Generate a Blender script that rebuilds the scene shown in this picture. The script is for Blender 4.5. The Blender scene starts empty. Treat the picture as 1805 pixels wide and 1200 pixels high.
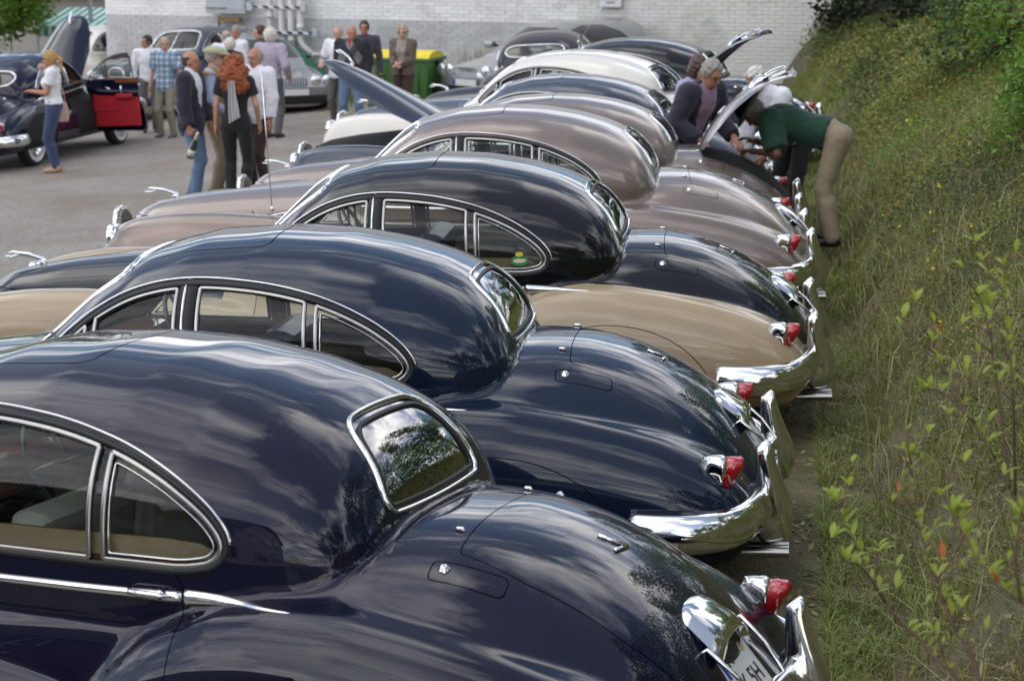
import bpy, math, random
import numpy as np
from mathutils import Vector, Matrix
R = math.radians
C = bpy.context.scene
COL = C.collection
random.seed(7)
rng = np.random.default_rng(11)

# ------------------------------------------------------------------ camera, sky, sun, exposure
cam_d = bpy.data.cameras.new('camera'); cam = bpy.data.objects.new('camera', cam_d); COL.objects.link(cam)
cam.location = (0, 0, 2.789); cam.rotation_euler = (R(90 - 11.845), 0, R(13.961))
cam_d.sensor_width = 36; cam_d.lens = 70.33; cam_d.clip_start = .1; cam_d.clip_end = 2000
cam_d.dof.use_dof = True; cam_d.dof.focus_distance = 8.6; cam_d.dof.aperture_fstop = 5.0
C.camera = cam
SUN_EL, SUN_AZ = 48, 215
w = bpy.data.worlds.new('World'); C.world = w; w.use_nodes = True
nt = w.node_tree; nt.nodes.clear()
def wn(t, **k):
    n = nt.nodes.new(t)
    for a, b in k.items(): setattr(n, a, b)
    return n
out = wn('ShaderNodeOutputWorld'); bg = wn('ShaderNodeBackground')
sky = wn('ShaderNodeTexSky', sky_type='NISHITA', sun_disc=False, sun_elevation=R(SUN_EL), sun_rotation=R(SUN_AZ), air_density=1.0, dust_density=1.2, ozone_density=1.6)
tc = wn('ShaderNodeTexCoord'); sep = wn('ShaderNodeSeparateXYZ'); nt.links.new(tc.outputs['Generated'], sep.inputs[0])
# clouds lie on a flat layer: project the direction onto a plane
zz = wn('ShaderNodeMath', operation='MAXIMUM'); zz.inputs[1].default_value = 0.0; nt.links.new(sep.outputs[2], zz.inputs[0])
za = wn('ShaderNodeMath', operation='ADD'); za.inputs[1].default_value = .16; nt.links.new(zz.outputs[0], za.inputs[0])
dx = wn('ShaderNodeMath', operation='DIVIDE'); nt.links.new(sep.outputs[0], dx.inputs[0]); nt.links.new(za.outputs[0], dx.inputs[1])
dy = wn('ShaderNodeMath', operation='DIVIDE'); nt.links.new(sep.outputs[1], dy.inputs[0]); nt.links.new(za.outputs[0], dy.inputs[1])
cb = wn('ShaderNodeCombineXYZ'); nt.links.new(dx.outputs[0], cb.inputs[0]); nt.links.new(dy.outputs[0], cb.inputs[1])
mp = wn('ShaderNodeMapping'); mp.inputs['Location'].default_value = (3.1, 1.7, 0); mp.inputs['Scale'].default_value = (.85, 1.25, 1); mp.inputs['Rotation'].default_value = (0, 0, R(24))
nt.links.new(cb.outputs[0], mp.inputs[0])
n1 = wn('ShaderNodeTexNoise'); n1.inputs['Scale'].default_value = 1.25; n1.inputs['Detail'].default_value = 9; n1.inputs['Roughness'].default_value = .58; n1.inputs['Distortion'].default_value = .35
nt.links.new(mp.outputs[0], n1.inputs['Vector'])
cr = wn('ShaderNodeValToRGB'); cr.color_ramp.elements[0].position = .46; cr.color_ramp.elements[1].position = .57
nt.links.new(n1.outputs['Fac'], cr.inputs[0])
n2 = wn('ShaderNodeTexNoise'); n2.inputs['Scale'].default_value = 2.6; n2.inputs['Detail'].default_value = 8; n2.inputs['Roughness'].default_value = .6
mp2 = wn('ShaderNodeMapping'); mp2.inputs['Location'].default_value = (8.3, 4.1, 2); nt.links.new(mp.outputs[0], mp2.inputs[0]); nt.links.new(mp2.outputs[0], n2.inputs['Vector'])
cc = wn('ShaderNodeValToRGB')
cc.color_ramp.elements[0].position = .34; cc.color_ramp.elements[0].color = (3.9, 4.6, 6.6, 1)
cc.color_ramp.elements[1].position = .66; cc.color_ramp.elements[1].color = (21, 20.5, 19.8, 1)
nt.links.new(n2.outputs['Fac'], cc.inputs[0])
mx = wn('ShaderNodeMixRGB'); nt.links.new(cr.outputs[0], mx.inputs[0]); nt.links.new(sky.outputs[0], mx.inputs[1]); nt.links.new(cc.outputs[0], mx.inputs[2])
nt.links.new(mx.outputs[0], bg.inputs[0]); bg.inputs[1].default_value = .135
nt.links.new(bg.outputs[0], out.inputs[0])
sd = bpy.data.lights.new('sun', 'SUN'); sd.energy = .5; sd.angle = R(175); sd.color = (1, .95, .87)
so = bpy.data.objects.new('sun', sd); COL.objects.link(so)
so.rotation_euler = (R(90 - SUN_EL), 0, R(180 - SUN_AZ))
C.view_settings.view_transform = 'Standard'; C.view_settings.look = 'None'; C.view_settings.gamma = 1; C.view_settings.use_curve_mapping = False
C.view_settings.exposure = 0.42
C.render.film_transparent = False
C.cycles.max_bounces = 10; C.cycles.transparent_max_bounces = 24; C.cycles.glossy_bounces = 5; C.cycles.caustics_reflective = False; C.cycles.caustics_refractive = False
C.cycles.sample_clamp_indirect = 6

# ------------------------------------------------------------------ materials
MATS = {}
def mat(name, col, rough=.5, metal=0., coat=0., coat_r=.03, noise=0., nscale=8., bump=0., bscale=60., spec=.5, sheen=0., trans=0., flake=0.):
    if name in MATS: return MATS[name]
    m = bpy.data.materials.new(name); m.use_nodes = True; t = m.node_tree; b = t.nodes['Principled BSDF']
    b.inputs['Base Color'].default_value = (*col, 1); b.inputs['Roughness'].default_value = rough; b.inputs['Metallic'].default_value = metal
    b.inputs['Coat Weight'].default_value = coat; b.inputs['Coat Roughness'].default_value = coat_r; b.inputs['Specular IOR Level'].default_value = spec
    b.inputs['Sheen Weight'].default_value = sheen; b.inputs['Transmission Weight'].default_value = trans
    tcn = t.nodes.new('ShaderNodeTexCoord')
    if noise:
        n = t.nodes.new('ShaderNodeTexNoise'); n.inputs['Scale'].default_value = nscale; n.inputs['Detail'].default_value = 6; n.inputs['Roughness'].default_value = .65
        t.links.new(tcn.outputs['Object'], n.inputs['Vector'])
        h = t.nodes.new('ShaderNodeHueSaturation'); h.inputs['Color'].default_value = (*col, 1)
        mr = t.nodes.new('ShaderNodeMapRange'); mr.inputs[1].default_value = .3; mr.inputs[2].default_value = .7; mr.inputs[3].default_value = 1 - noise; mr.inputs[4].default_value = 1 + noise
        t.links.new(n.outputs['Fac'], mr.inputs[0]); t.links.new(mr.outputs[0], h.inputs['Value']); t.links.new(h.outputs[0], b.inputs['Base Color'])
    if bump:
        n = t.nodes.new('ShaderNodeTexNoise'); n.inputs['Scale'].default_value = bscale; n.inputs['Detail'].default_value = 5
        t.links.new(tcn.outputs['Object'], n.inputs['Vector'])
        bp = t.nodes.new('ShaderNodeBump'); bp.inputs['Strength'].default_value = bump; bp.inputs['Distance'].default_value = .01
        t.links.new(n.outputs['Fac'], bp.inputs['Height']); t.links.new(bp.outputs[0], b.inputs['Normal'])
    MATS[name] = m; return m
def paint(name, col, metal=0., rough=.42):
    m = mat(name, col, rough=rough, metal=metal, coat=1., coat_r=.012, noise=.04, nscale=3, spec=.05 if not metal else .4)
    b = m.node_tree.nodes['Principled BSDF']; b.inputs['Coat IOR'].default_value = 1.46
    return m
def glassmat(name, tint, ior=1.5, f=1.0):
    m = bpy.data.materials.new(name); m.use_nodes = True; t = m.node_tree; t.nodes.clear()
    o = t.nodes.new('ShaderNodeOutputMaterial'); tr = t.nodes.new('ShaderNodeBsdfTransparent'); tr.inputs[0].default_value = (*tint, 1)
    g = t.nodes.new('ShaderNodeBsdfGlossy'); g.inputs['Roughness'].default_value = .01
    fr = t.nodes.new('ShaderNodeFresnel'); fr.inputs[0].default_value = ior
    mm = t.nodes.new('ShaderNodeMath'); mm.operation = 'MULTIPLY'; mm.inputs[1].default_value = f; mm.use_clamp = True
    x = t.nodes.new('ShaderNodeMixShader'); t.links.new(fr.outputs[0], mm.inputs[0]); t.links.new(mm.outputs[0], x.inputs[0])
    t.links.new(tr.outputs[0], x.inputs[1]); t.links.new(g.outputs[0], x.inputs[2]); t.links.new(x.outputs[0], o.inputs[0])
    MATS[name] = m; return m
CHROME = mat('chrome', (.78, .78, .77), rough=.06, metal=1., noise=.03, nscale=30)
DULLCHROME = mat('dull_chrome', (.40, .39, .37), rough=.26, metal=1., noise=.08, nscale=40)
RUBBER = mat('rubber', (.012, .012, .012), rough=.55, noise=.2, nscale=20)
BLACK = mat('black_liner', (.006, .006, .006), rough=.8, noise=.2, nscale=9)
TYRE = mat('tyre', (.02, .02, .02), rough=.75, noise=.25, nscale=14, bump=.2, bscale=90)
GLASS = glassmat('window_glass', (.90, .94, .91), ior=1.45, f=1.0)
DARKGLASS = glassmat('rear_glass', (.12, .15, .11), ior=1.9, f=2.2)
REDLENS = mat('red_lens', (.42, .008, .012), rough=.12, coat=1., noise=.1, nscale=60)
AMBERLENS = mat('amber_lens', (.55, .13, .01), rough=.12, coat=1., noise=.1, nscale=60)
LAMPGLASS = mat('lamp_glass', (.7, .72, .72), rough=.08, metal=.7, coat=1., noise=.08, nscale=30)
WOOD = mat('walnut', (.16, .05, .018), rough=.25, coat=.6, noise=.35, nscale=14)
PLATEW = mat('plate_white', (.75, .75, .72), rough=.35, noise=.04)
PLATEB = mat('plate_blue', (.02, .06, .35), rough=.35, noise=.04)
INK = mat('plate_ink', (.012, .012, .012), rough=.4, noise=.1)

# ------------------------------------------------------------------ object helpers
def link(o, parent=None):
    COL.objects.link(o)
    if parent is not None: o.parent = parent
    return o
def setmats(me, mats):
    for m in (mats if isinstance(mats, (list, tuple)) else [mats]): me.materials.append(m)
def arrmesh(name, V, F, mats, N=None, mi=None, smooth=True):
    """mesh from arrays: V (n,3), F (m,k)"""
    V = np.asarray(V, np.float32); F = np.asarray(F, np.int32); k = F.shape[1] if len(F) else 3
    me = bpy.data.meshes.new(name); me.vertices.add(len(V)); me.vertices.foreach_set('co', V.ravel())
    me.loops.add(F.size); me.loops.foreach_set('vertex_index', F.ravel())
    me.polygons.add(len(F)); me.polygons.foreach_set('loop_start', np.arange(0, F.size, k, dtype=np.int32)); me.polygons.foreach_set('loop_total', np.full(len(F), k, np.int32))
    me.polygons.foreach_set('use_smooth', np.full(len(F), smooth, bool))
    if mi is not None: me.polygons.foreach_set('material_index', np.asarray(mi, np.int32))
    setmats(me, mats); me.update(calc_edges=True); me.validate()
    if N is not None and len(me.vertices) == len(N):
        me.normals_split_custom_set_from_vertices(np.asarray(N, np.float64))
    return me
def obj(name, me, parent=None, loc=(0, 0, 0), rot=(0, 0, 0)):
    o = bpy.data.objects.new(name, me); o.location = loc; o.rotation_euler = rot
    return link(o, parent)
def empty(name, loc=(0, 0, 0), rz=0., label=None, cat=None, group=None):
    o = bpy.data.objects.new(name, None); o.location = loc; o.rotation_euler = (0, 0, rz); o.empty_display_size = .2
    link(o); tag(o, label, cat, group); return o
def tag(o, label=None, cat=None, group=None, kind=None):
    if label: o['label'] = label
    if cat: o['category'] = cat
    if group: o['group'] = group
    if kind: o['kind'] = kind
    return o
class MB:
    """collects polygons of any size into one mesh"""
    def __init__(s): s.v = []; s.f = []; s.m = []; s.sm = []
    def add(s, V, F, mi=0, smooth=False):
        b = len(s.v); s.v += [tuple(map(float, p)) for p in V]
        for f in F: s.f.append([b + int(i) for i in f]); s.m.append(mi); s.sm.append(smooth)
        return s
    def box(s, c, d, mi=0, rz=0., M=None):
        x, y, z = [q / 2 for q in d]; V = [(i * x, j * y, k * z) for k in (-1, 1) for j in (-1, 1) for i in (-1, 1)]
        M = M if M is not None else Matrix.Rotation(rz, 3, 'Z')
        V = [tuple(M @ Vector(p) + Vector(c)) for p in V]
        return s.add(V, [(0, 2, 3, 1), (4, 5, 7, 6), (0, 1, 5, 4), (2, 6, 7, 3), (0, 4, 6, 2), (1, 3, 7, 5)], mi)
    def tube(s, P, r, n=8, mi=0, cap=True, smooth=True, ref=None):
        P = [Vector(p) for p in P]; r = r if isinstance(r, (list, tuple, np.ndarray)) else [r] * len(P)
        V = []; F = []
        for i, p in enumerate(P):
            t = (P[min(i + 1, len(P) - 1)] - P[max(i - 1, 0)]).normalized()
            if ref is None: ref = Vector((0, 0, 1)) if abs(t.z) < .9 else Vector((1, 0, 0))
            a = t.cross(ref).normalized(); b = a.cross(t).normalized(); ref = b
            for k in range(n):
                q = 2 * math.pi * k / n; V.append(p + (a * math.cos(q) + b * math.sin(q)) * r[i])
        for i in range(len(P) - 1):
            for k in range(n):
                F.append((i * n + k, i * n + (k + 1) % n, (i + 1) * n + (k + 1) % n, (i + 1) * n + k))
        if cap: F.append(tuple(range(n))[::-1]); F.append(tuple(range((len(P) - 1) * n, len(P) * n)))
        return s.add(V, F, mi, smooth)
    def lathe(s, prof, n=16, M=Matrix.Identity(4), mi=0, smooth=True):
        """prof: (r, z) pairs about local Z"""
        V = []; F = []
        for r, z in prof:
            for k in range(n):
                q = 2 * math.pi * k / n; V.append(M @ Vector((r * math.cos(q), r * math.sin(q), z)))
        for i in range(len(prof) - 1):
            for k in range(n): F.append((i * n + k, i * n + (k + 1) % n, (i + 1) * n + (k + 1) % n, (i + 1) * n + k))
        return s.add(V, F, mi, smooth)
    def mesh(s, name, mats, bevel=0.):
        me = bpy.data.meshes.new(name); me.from_pydata(s.v, [], s.f); setmats(me, mats)
        me.polygons.foreach_set('material_index', s.m); me.polygons.foreach_set('use_smooth', s.sm)
        me.update()
        if bevel:
            import bmesh
            bm = bmesh.new(); bm.from_mesh(me)
            es = [e for e in bm.edges if len(e.link_faces) == 2 and e.calc_face_angle(0) > .6]
            bmesh.ops.bevel(bm, geom=es, offset=bevel, segments=2, profile=.6, affect='EDGES', clamp_overlap=True)
            bm.to_mesh(me); bm.free(); me.update()
        return me
    def build(s, name, mats, parent=None, bevel=0., loc=(0, 0, 0)):
        return obj(name, s.mesh(name, mats, bevel), parent, loc)
def copy_tree(o, parent=None, fn=None, top=True):
    c = o.copy(); COL.objects.link(c); c.parent = parent
    if parent is not None: c.matrix_parent_inverse = o.matrix_parent_inverse.copy()
    if fn: fn(o, c)
    for ch in list(o.children): copy_tree(ch, c, fn, False)
    return c
def smooth1(a, s):
    if s < .5: return a
    r = int(4 * s) + 1; k = np.exp(-.5 * (np.arange(-r, r + 1) / s) ** 2); k /= k.sum()
    return np.convolve(np.pad(a, r, mode='edge'), k, 'valid')
def catmull(P, n=8, closed=False):
    P = np.asarray(P, float); N = len(P); o = []
    for i in range(N if closed else N - 1):
        g = lambda j: P[j % N] if closed else P[min(max(j, 0), N - 1)]
        p0, p1, p2, p3 = g(i - 1), g(i), g(i + 1), g(i + 2)
        for t in np.arange(n) / n:
            o.append(.5 * (2 * p1 + (p2 - p0) * t + (2 * p0 - 5 * p1 + 4 * p2 - p3) * t ** 2 + (3 * p1 - p0 - 3 * p2 + p3) * t ** 3))
    if not closed: o.append(P[-1])
    return np.array(o)
def smin(a, b, k):
    h = np.maximum(k - np.abs(a - b), 0) / k
    return np.minimum(a, b) - h ** 3 * k / 6
def surface_nets(F, org, h):
    """naive surface nets of a scalar grid -> V, quads (outside positive)"""
    s = F < 0; nx, ny, nz = F.shape
    c = np.zeros((nx - 1, ny - 1, nz - 1), np.int8)
    for i in (0, 1):
        for j in (0, 1):
            for k in (0, 1): c += s[i:nx - 1 + i, j:ny - 1 + j, k:nz - 1 + k]
    act = np.argwhere((c > 0) & (c < 8)); ids = -np.ones(c.shape, np.int32); ids[tuple(act.T)] = np.arange(len(act))
    acc = np.zeros((len(act), 3)); cnt = np.zeros(len(act))
    cor = [(i, j, k) for i in (0, 1) for j in (0, 1) for k in (0, 1)]
    for a in range(8):
        for b in range(a + 1, 8):
            A, B = np.array(cor[a]), np.array(cor[b])
            if np.abs(A - B).sum() != 1: continue
            fa = F[tuple((act + A).T)]; fb = F[tuple((act + B).T)]; m = (fa < 0) != (fb < 0)
            t = np.where(m, fa / np.where(m, fa - fb, 1), 0)
            acc[m] += (A + t[:, None] * (B - A))[m]; cnt[m] += 1
    V = (act + acc / cnt[:, None]) * h + np.asarray(org)
    Q = []
    for ax in range(3):
        u, v = (ax + 1) % 3, (ax + 2) % 3
        sl0 = [slice(None)] * 3; sl1 = [slice(None)] * 3; sl0[ax] = slice(0, -1); sl1[ax] = slice(1, None)
        a, b = s[tuple(sl0)], s[tuple(sl1)]
        e = np.argwhere(a != b); e = e[(e[:, u] > 0) & (e[:, v] > 0) & (e[:, u] < F.shape[u] - 1) & (e[:, v] < F.shape[v] - 1)]
        ins = a[tuple(e.T)]
        def at(du, dv):
            q = e.copy(); q[:, u] -= du; q[:, v] -= dv; return ids[tuple(q.T)]
        q = np.stack([at(1, 1), at(0, 1), at(0, 0), at(1, 0)], 1)
        q[~ins] = q[~ins][:, ::-1]; Q.append(q)
    return V, np.concatenate(Q)
def tris(Q): return np.concatenate([Q[:, [0, 1, 2]], Q[:, [0, 2, 3]]])
def clip(M, s):
    """keep the part of triangle mesh M=(V,N,T) where s>0; s per vertex"""
    V, N, T = M; st = s[T] > 0; c = st.sum(1)
    full = T[c == 3]; oV = [V]; oN = [N]; edges = {}; parts = [full]
    def roll(Tm, k): return np.stack([Tm[np.arange(len(Tm)), (k + i) % 3] for i in range(3)], 1)
    T1 = T[c == 1]; T1 = roll(T1, np.argmax(st[c == 1], 1)) if len(T1) else T1
    T2 = T[c == 2]; T2 = roll(T2, np.argmin(st[c == 2], 1)) if len(T2) else T2
    E = np.concatenate([T1[:, [0, 1]], T1[:, [0, 2]], T2[:, [0, 1]], T2[:, [0, 2]]])
    if len(E):
        Es = np.sort(E, 1); U, inv = np.unique(Es, axis=0, return_inverse=True); inv = inv.ravel()
        a, b = s[U[:, 0]], s[U[:, 1]]; t = (a / (a - b))[:, None]
        oV.append(V[U[:, 0]] * (1 - t) + V[U[:, 1]] * t); n = N[U[:, 0]] * (1 - t) + N[U[:, 1]] * t; oN.append(n / np.linalg.norm(n, axis=1, keepdims=True))
        inv = inv + len(V); n1, n2 = len(T1), len(T2)
        e1, e2, e3, e4 = inv[:n1], inv[n1:2 * n1], inv[2 * n1:2 * n1 + n2], inv[2 * n1 + n2:]
        parts.append(np.stack([T1[:, 0], e1, e2], 1))
        parts.append(np.stack([e3, T2[:, 1], T2[:, 2]], 1)); parts.append(np.stack([e3, T2[:, 2], e4], 1))
    V = np.concatenate(oV); N = np.concatenate(oN); T = np.concatenate(parts)
    used = np.unique(T); mp_ = np.zeros(len(V), np.int64); mp_[used] = np.arange(len(used))
    return V[used], N[used], mp_[T]
def polysdf(P, Q):
    """signed distance (negative inside) of points P (n,2) to closed polygon Q (m,2)"""
    P = np.asarray(P); Q = np.asarray(Q); d = np.full(len(P), 1e9); ins = np.zeros(len(P), bool)
    for i in range(len(Q)):
        a, b = Q[i], Q[(i + 1) % len(Q)]; e = b - a; wv = P - a
        t = np.clip((wv @ e) / (e @ e + 1e-12), 0, 1); d = np.minimum(d, ((wv - t[:, None] * e) ** 2).sum(1))
        c = (a[1] > P[:, 1]) != (b[1] > P[:, 1])
        with np.errstate(divide='ignore', invalid='ignore'):
            x = a[0] + (P[:, 1] - a[1]) / (b[1] - a[1] if b[1] != a[1] else 1e-12) * (b[0] - a[0])
        ins ^= c & (P[:, 0] < x)
    d = np.sqrt(d); return np.where(ins, -d, d)
def rrect(x, y, cx, cy, hx, hy, r):
    qx, qy = np.abs(x - cx) - hx + r, np.abs(y - cy) - hy + r
    return np.hypot(np.maximum(qx, 0), np.maximum(qy, 0)) + np.minimum(np.maximum(qx, qy), 0) - r
def sweep(P, Nn, prof, closed=False, taper=None):
    """sweep a closed profile [(side, up)] along path P with up-vectors Nn -> V, quads"""
    P = np.asarray(P, float); Nn = np.asarray(Nn, float); n = len(P); K = len(prof)
    T = np.roll(P, -1, 0) - np.roll(P, 1, 0)
    if not closed: T[0] = P[1] - P[0]; T[-1] = P[-1] - P[-2]
    T /= np.linalg.norm(T, axis=1, keepdims=True) + 1e-12
    S = np.cross(T, Nn); S /= np.linalg.norm(S, axis=1, keepdims=True) + 1e-12; U = np.cross(S, T)
    sc = np.ones(n) if taper is None else np.asarray(taper)
    V = np.concatenate([P[i] + sc[i] * (np.outer([p[0] for p in prof], S[i]) + np.outer([p[1] for p in prof], U[i])) for i in range(n)])
    F = []
    for i in range(n if closed else n - 1):
        for k in range(K):
            a, b = i * K, ((i + 1) % n) * K; F.append((a + k, b + k, b + (k + 1) % K, a + (k + 1) % K))
    if not closed: F.append(tuple(range(K))); F.append(tuple(range((n - 1) * K, n * K))[::-1])
    return V, F
def rprof(wd, ht, n=10, base=-.004):
    """rounded strip profile"""
    return [(wd / 2 * math.cos(q), base + max(0, math.sin(q)) * (ht - base) if q <= math.pi + 1e-6 else base) for q in np.linspace(0, math.pi, n)]
# ------------------------------------------------------------------ the old saloon: one implicit body, cut into shell, panels and glass
XS = np.arange(-5.2, .4, .002)
def prof(pts, sig=.05):
    p = np.array(pts, float); a = smooth1(np.interp(XS, p[:, 0], p[:, 1]), sig / .002)
    return lambda x: np.interp(x, XS, a)
c_zt = prof([(-4.97, .55), (-4.93, .70), (-4.86, .80), (-4.72, .875), (-4.4, .935), (-4.0, .985), (-3.6, 1.03), (-3.2, 1.075), (-2.9, 1.07), (-2.2, 1.06), (-1.4, 1.10), (-1.0, 1.125), (-.80, 1.115), (-.6, 1.065), (-.42, .985), (-.26, .88), (-.13, .745), (-.05, .62), (0, .50), (.06, .40)], .05)
c_a = prof([(-4.97, .20), (-4.8, .34), (-4.5, .44), (-4.0, .53), (-3.5, .66), (-3.1, .79), (-2.6, .80), (-1.9, .80), (-1.4, .81), (-1.0, .815), (-.7, .785), (-.45, .72), (-.25, .63), (-.1, .50), (-.02, .36), (.04, .15)], .06)
c_n = prof([(-4.97, 2.0), (-4.2, 2.1), (-3.3, 2.5), (-2.0, 3.2), (-1.2, 2.7), (-.6, 2.4), (0, 2.2)], .15)
k_zr = prof([(-3.40, .95), (-3.22, 1.06), (-3.0, 1.265), (-2.84, 1.41), (-2.68, 1.505), (-2.45, 1.563), (-2.15, 1.583), (-1.85, 1.567), (-1.6, 1.525), (-1.4, 1.468), (-1.27, 1.41), (-1.17, 1.345), (-1.105, 1.26), (-1.065, 1.15), (-1.035, 1.03), (-1.0, .95)], .035)
k_w = prof([(-3.40, .40), (-3.25, .57), (-3.1, .685), (-2.9, .745), (-2.5, .765), (-1.9, .765), (-1.6, .75), (-1.4, .71), (-1.25, .67), (-1.15, .62), (-1.08, .55), (-1.035, .42), (-1.01, .25), (-.97, .12)], .03)
f_zt = prof([(-5.0, .50), (-4.95, .68), (-4.86, .775), (-4.7, .84), (-4.4, .885), (-4.1, .895), (-3.7, .875), (-3.3, .835), (-2.9, .785), (-2.5, .735), (-2.1, .685), (-1.9, .64), (-1.7, .50), (-1.55, .35)], .06)
f_o = prof([(-5.0, .72), (-4.9, .80), (-4.7, .87), (-4.3, .915), (-3.6, .92), (-2.6, .905), (-1.9, .895), (-1.6, .86)], .08)
r_zt = prof([(-2.02, .35), (-1.98, .55), (-1.86, .73), (-1.7, .845), (-1.5, .92), (-1.3, .95), (-1.05, .945), (-.8, .905), (-.6, .86), (-.4, .80), (-.22, .715), (-.12, .625), (-.06, .53), (-.02, .43), (.02, .32)], .045)
r_o = prof([(-2.0, .86), (-1.8, .905), (-1.5, .93), (-1.1, .93), (-.7, .91), (-.4, .88), (-.2, .845), (-.08, .80), (0, .74)], .06)
def sup(y, z, a, b, n):
    u = np.abs(y) / a; v = np.abs(z) / b; g = u ** n + v ** n + 1e-9; s = g ** (1 / n)
    q = g ** (1 / n - 1)
    gr = np.sqrt((q * u ** (n - 1) / a) ** 2 + (q * v ** (n - 1) / b) ** 2) + 1e-6
    return (s - 1) / gr
def f_parts(x, y, z):
    y = np.abs(y)
    zc = .52; up = z > zc
    core = sup(y, z - zc, np.maximum(c_a(x), .03), np.where(up, np.maximum(c_zt(x) - zc, .03), .30), np.where(up, c_n(x), 3.2))
    cab = sup(y, z - .98, np.maximum(k_w(x), .03), np.where(z > .98, np.maximum(k_zr(x) - .98, .02), .5), 2.65)
    zf = .44; h = np.maximum(f_zt(x) - zf, .02); ff = sup(y - (f_o(x) - .235), z - zf, .235, np.where(z > zf, h, .20), 2.3)
    h = np.maximum(r_zt(x) - zf, .02); rf = sup(y - (r_o(x) - .245), z - zf, .245, np.where(z > zf, h, .20), 2.35)
    return core, cab, ff, rf
def FF(P):
    x, y, z = P[..., 0], P[..., 1], P[..., 2]
    core, cab, ff, rf = f_parts(x, y, z)
    cab = np.maximum(np.maximum(cab, x + .99), np.maximum(-3.36 - x, .86 - z)); tuck = np.clip(.52 - z, 0, 1) * .75; core = np.maximum(core, np.maximum(x - .02 + tuck, -4.95 - x)); ff = -smin(-np.maximum(ff, x + 1.6), 4.93 + x, .08); rf = np.maximum(np.maximum(rf, -1.99 - x), x - .01 + tuck)
    d = smin(core, ff, .065); d = smin(d, rf, .055); d = smin(d, cab, .05)
    return np.maximum(d, .235 - z)
def FN(P, e=.006):
    g = np.stack([FF(P + np.eye(3)[i] * e) - FF(P - np.eye(3)[i] * e) for i in range(3)], -1)
    return g / (np.linalg.norm(g, axis=-1, keepdims=True) + 1e-9), np.linalg.norm(g, axis=-1) / (2 * e)
def ray(P, D, L, n=260):
    """first surface hit from P along D (unit), within L"""
    P = np.asarray(P, float); D = np.broadcast_to(np.asarray(D, float), P.shape); t = np.linspace(0, L, n)
    f = FF(P[:, None] + D[:, None] * t[None, :, None]); i = np.argmax(f < 0, 1); i = np.maximum(i, 1); r = np.arange(len(P))
    a, b = f[r, i - 1], f[r, i]; tt = t[i - 1] + (t[i] - t[i - 1]) * np.clip(a / (a - b + 1e-12), 0, 1)
    lo, hi = t[i - 1].copy(), t[i].copy()
    for _ in range(7):
        m = (lo + hi) / 2; neg = FF(P + D * m[:, None]) < 0; hi = np.where(neg, m, hi); lo = np.where(neg, lo, m)
    Q = P + D * ((lo + hi) / 2)[:, None]; return Q, FN(Q)[0]
def side_pts(xz, sgn=-1):
    xz = np.asarray(xz); P = np.stack([xz[:, 0], np.full(len(xz), sgn * 1.05), xz[:, 1]], 1); return ray(P, (0, -sgn, 0), 1.0)
def top_pts(xy):
    xy = np.asarray(xy); P = np.stack([xy[:, 0], xy[:, 1], np.full(len(xy), 1.7)], 1); return ray(P, (0, 0, -1), 1.3)
def rear_pts(yz, x0=-.75):
    yz = np.asarray(yz); P = np.stack([np.full(len(yz), x0), yz[:, 0], yz[:, 1]], 1); return ray(P, (-1, 0, 0), 1.2)
def front_pts(yz, x0=-3.6):
    yz = np.asarray(yz); P = np.stack([np.full(len(yz), x0), yz[:, 0], yz[:, 1]], 1); return ray(P, (1, 0, 0), 1.2)
def body_mesh(h=.017):
    xs = np.arange(-5.06, .1, h); ys = np.arange(-h / 2, 1.0, h); zs = np.arange(.20, 1.63, h)
    F = np.empty((len(xs), len(ys), len(zs)), np.float32); Y, Z = np.meshgrid(ys, zs, indexing='ij')
    for i in range(0, len(xs), 40):
        X = xs[i:i + 40, None, None] + 0 * Y[None]; F[i:i + 40] = FF(np.stack([X, np.broadcast_to(Y, X.shape), np.broadcast_to(Z, X.shape)], -1))
    V, Q = surface_nets(F, (xs[0], ys[0], zs[0]), h)
    for _ in range(3):
        n, g = FN(V); V = V - n * np.clip(FF(V) / np.maximum(g, .3), -h, h)[:, None]
    mid = V[:, 1] < h * .4; V[mid, 1] = 0; n, g = FN(V); n[mid, 1] = 0; n /= np.linalg.norm(n, axis=1, keepdims=True)
    keep = ~(mid[Q].all(1)); Q = Q[keep]
    m = np.arange(len(V)); rest = np.where(~mid)[0]; m2 = m.copy(); m2[rest] = len(V) + np.arange(len(rest))
    V2 = np.concatenate([V, V[rest] * (1, -1, 1)]); N2 = np.concatenate([n, n[rest] * (1, -1, 1)])
    Q2 = np.concatenate([Q, m2[Q][:, ::-1]]); T = tris(Q2)
    # orient outwards
    fn = np.cross(V2[T[:, 1]] - V2[T[:, 0]], V2[T[:, 2]] - V2[T[:, 0]]); s = (fn * N2[T].sum(1)).sum(1) < 0
    T[s] = T[s][:, ::-1]; return V2, N2, T

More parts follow.
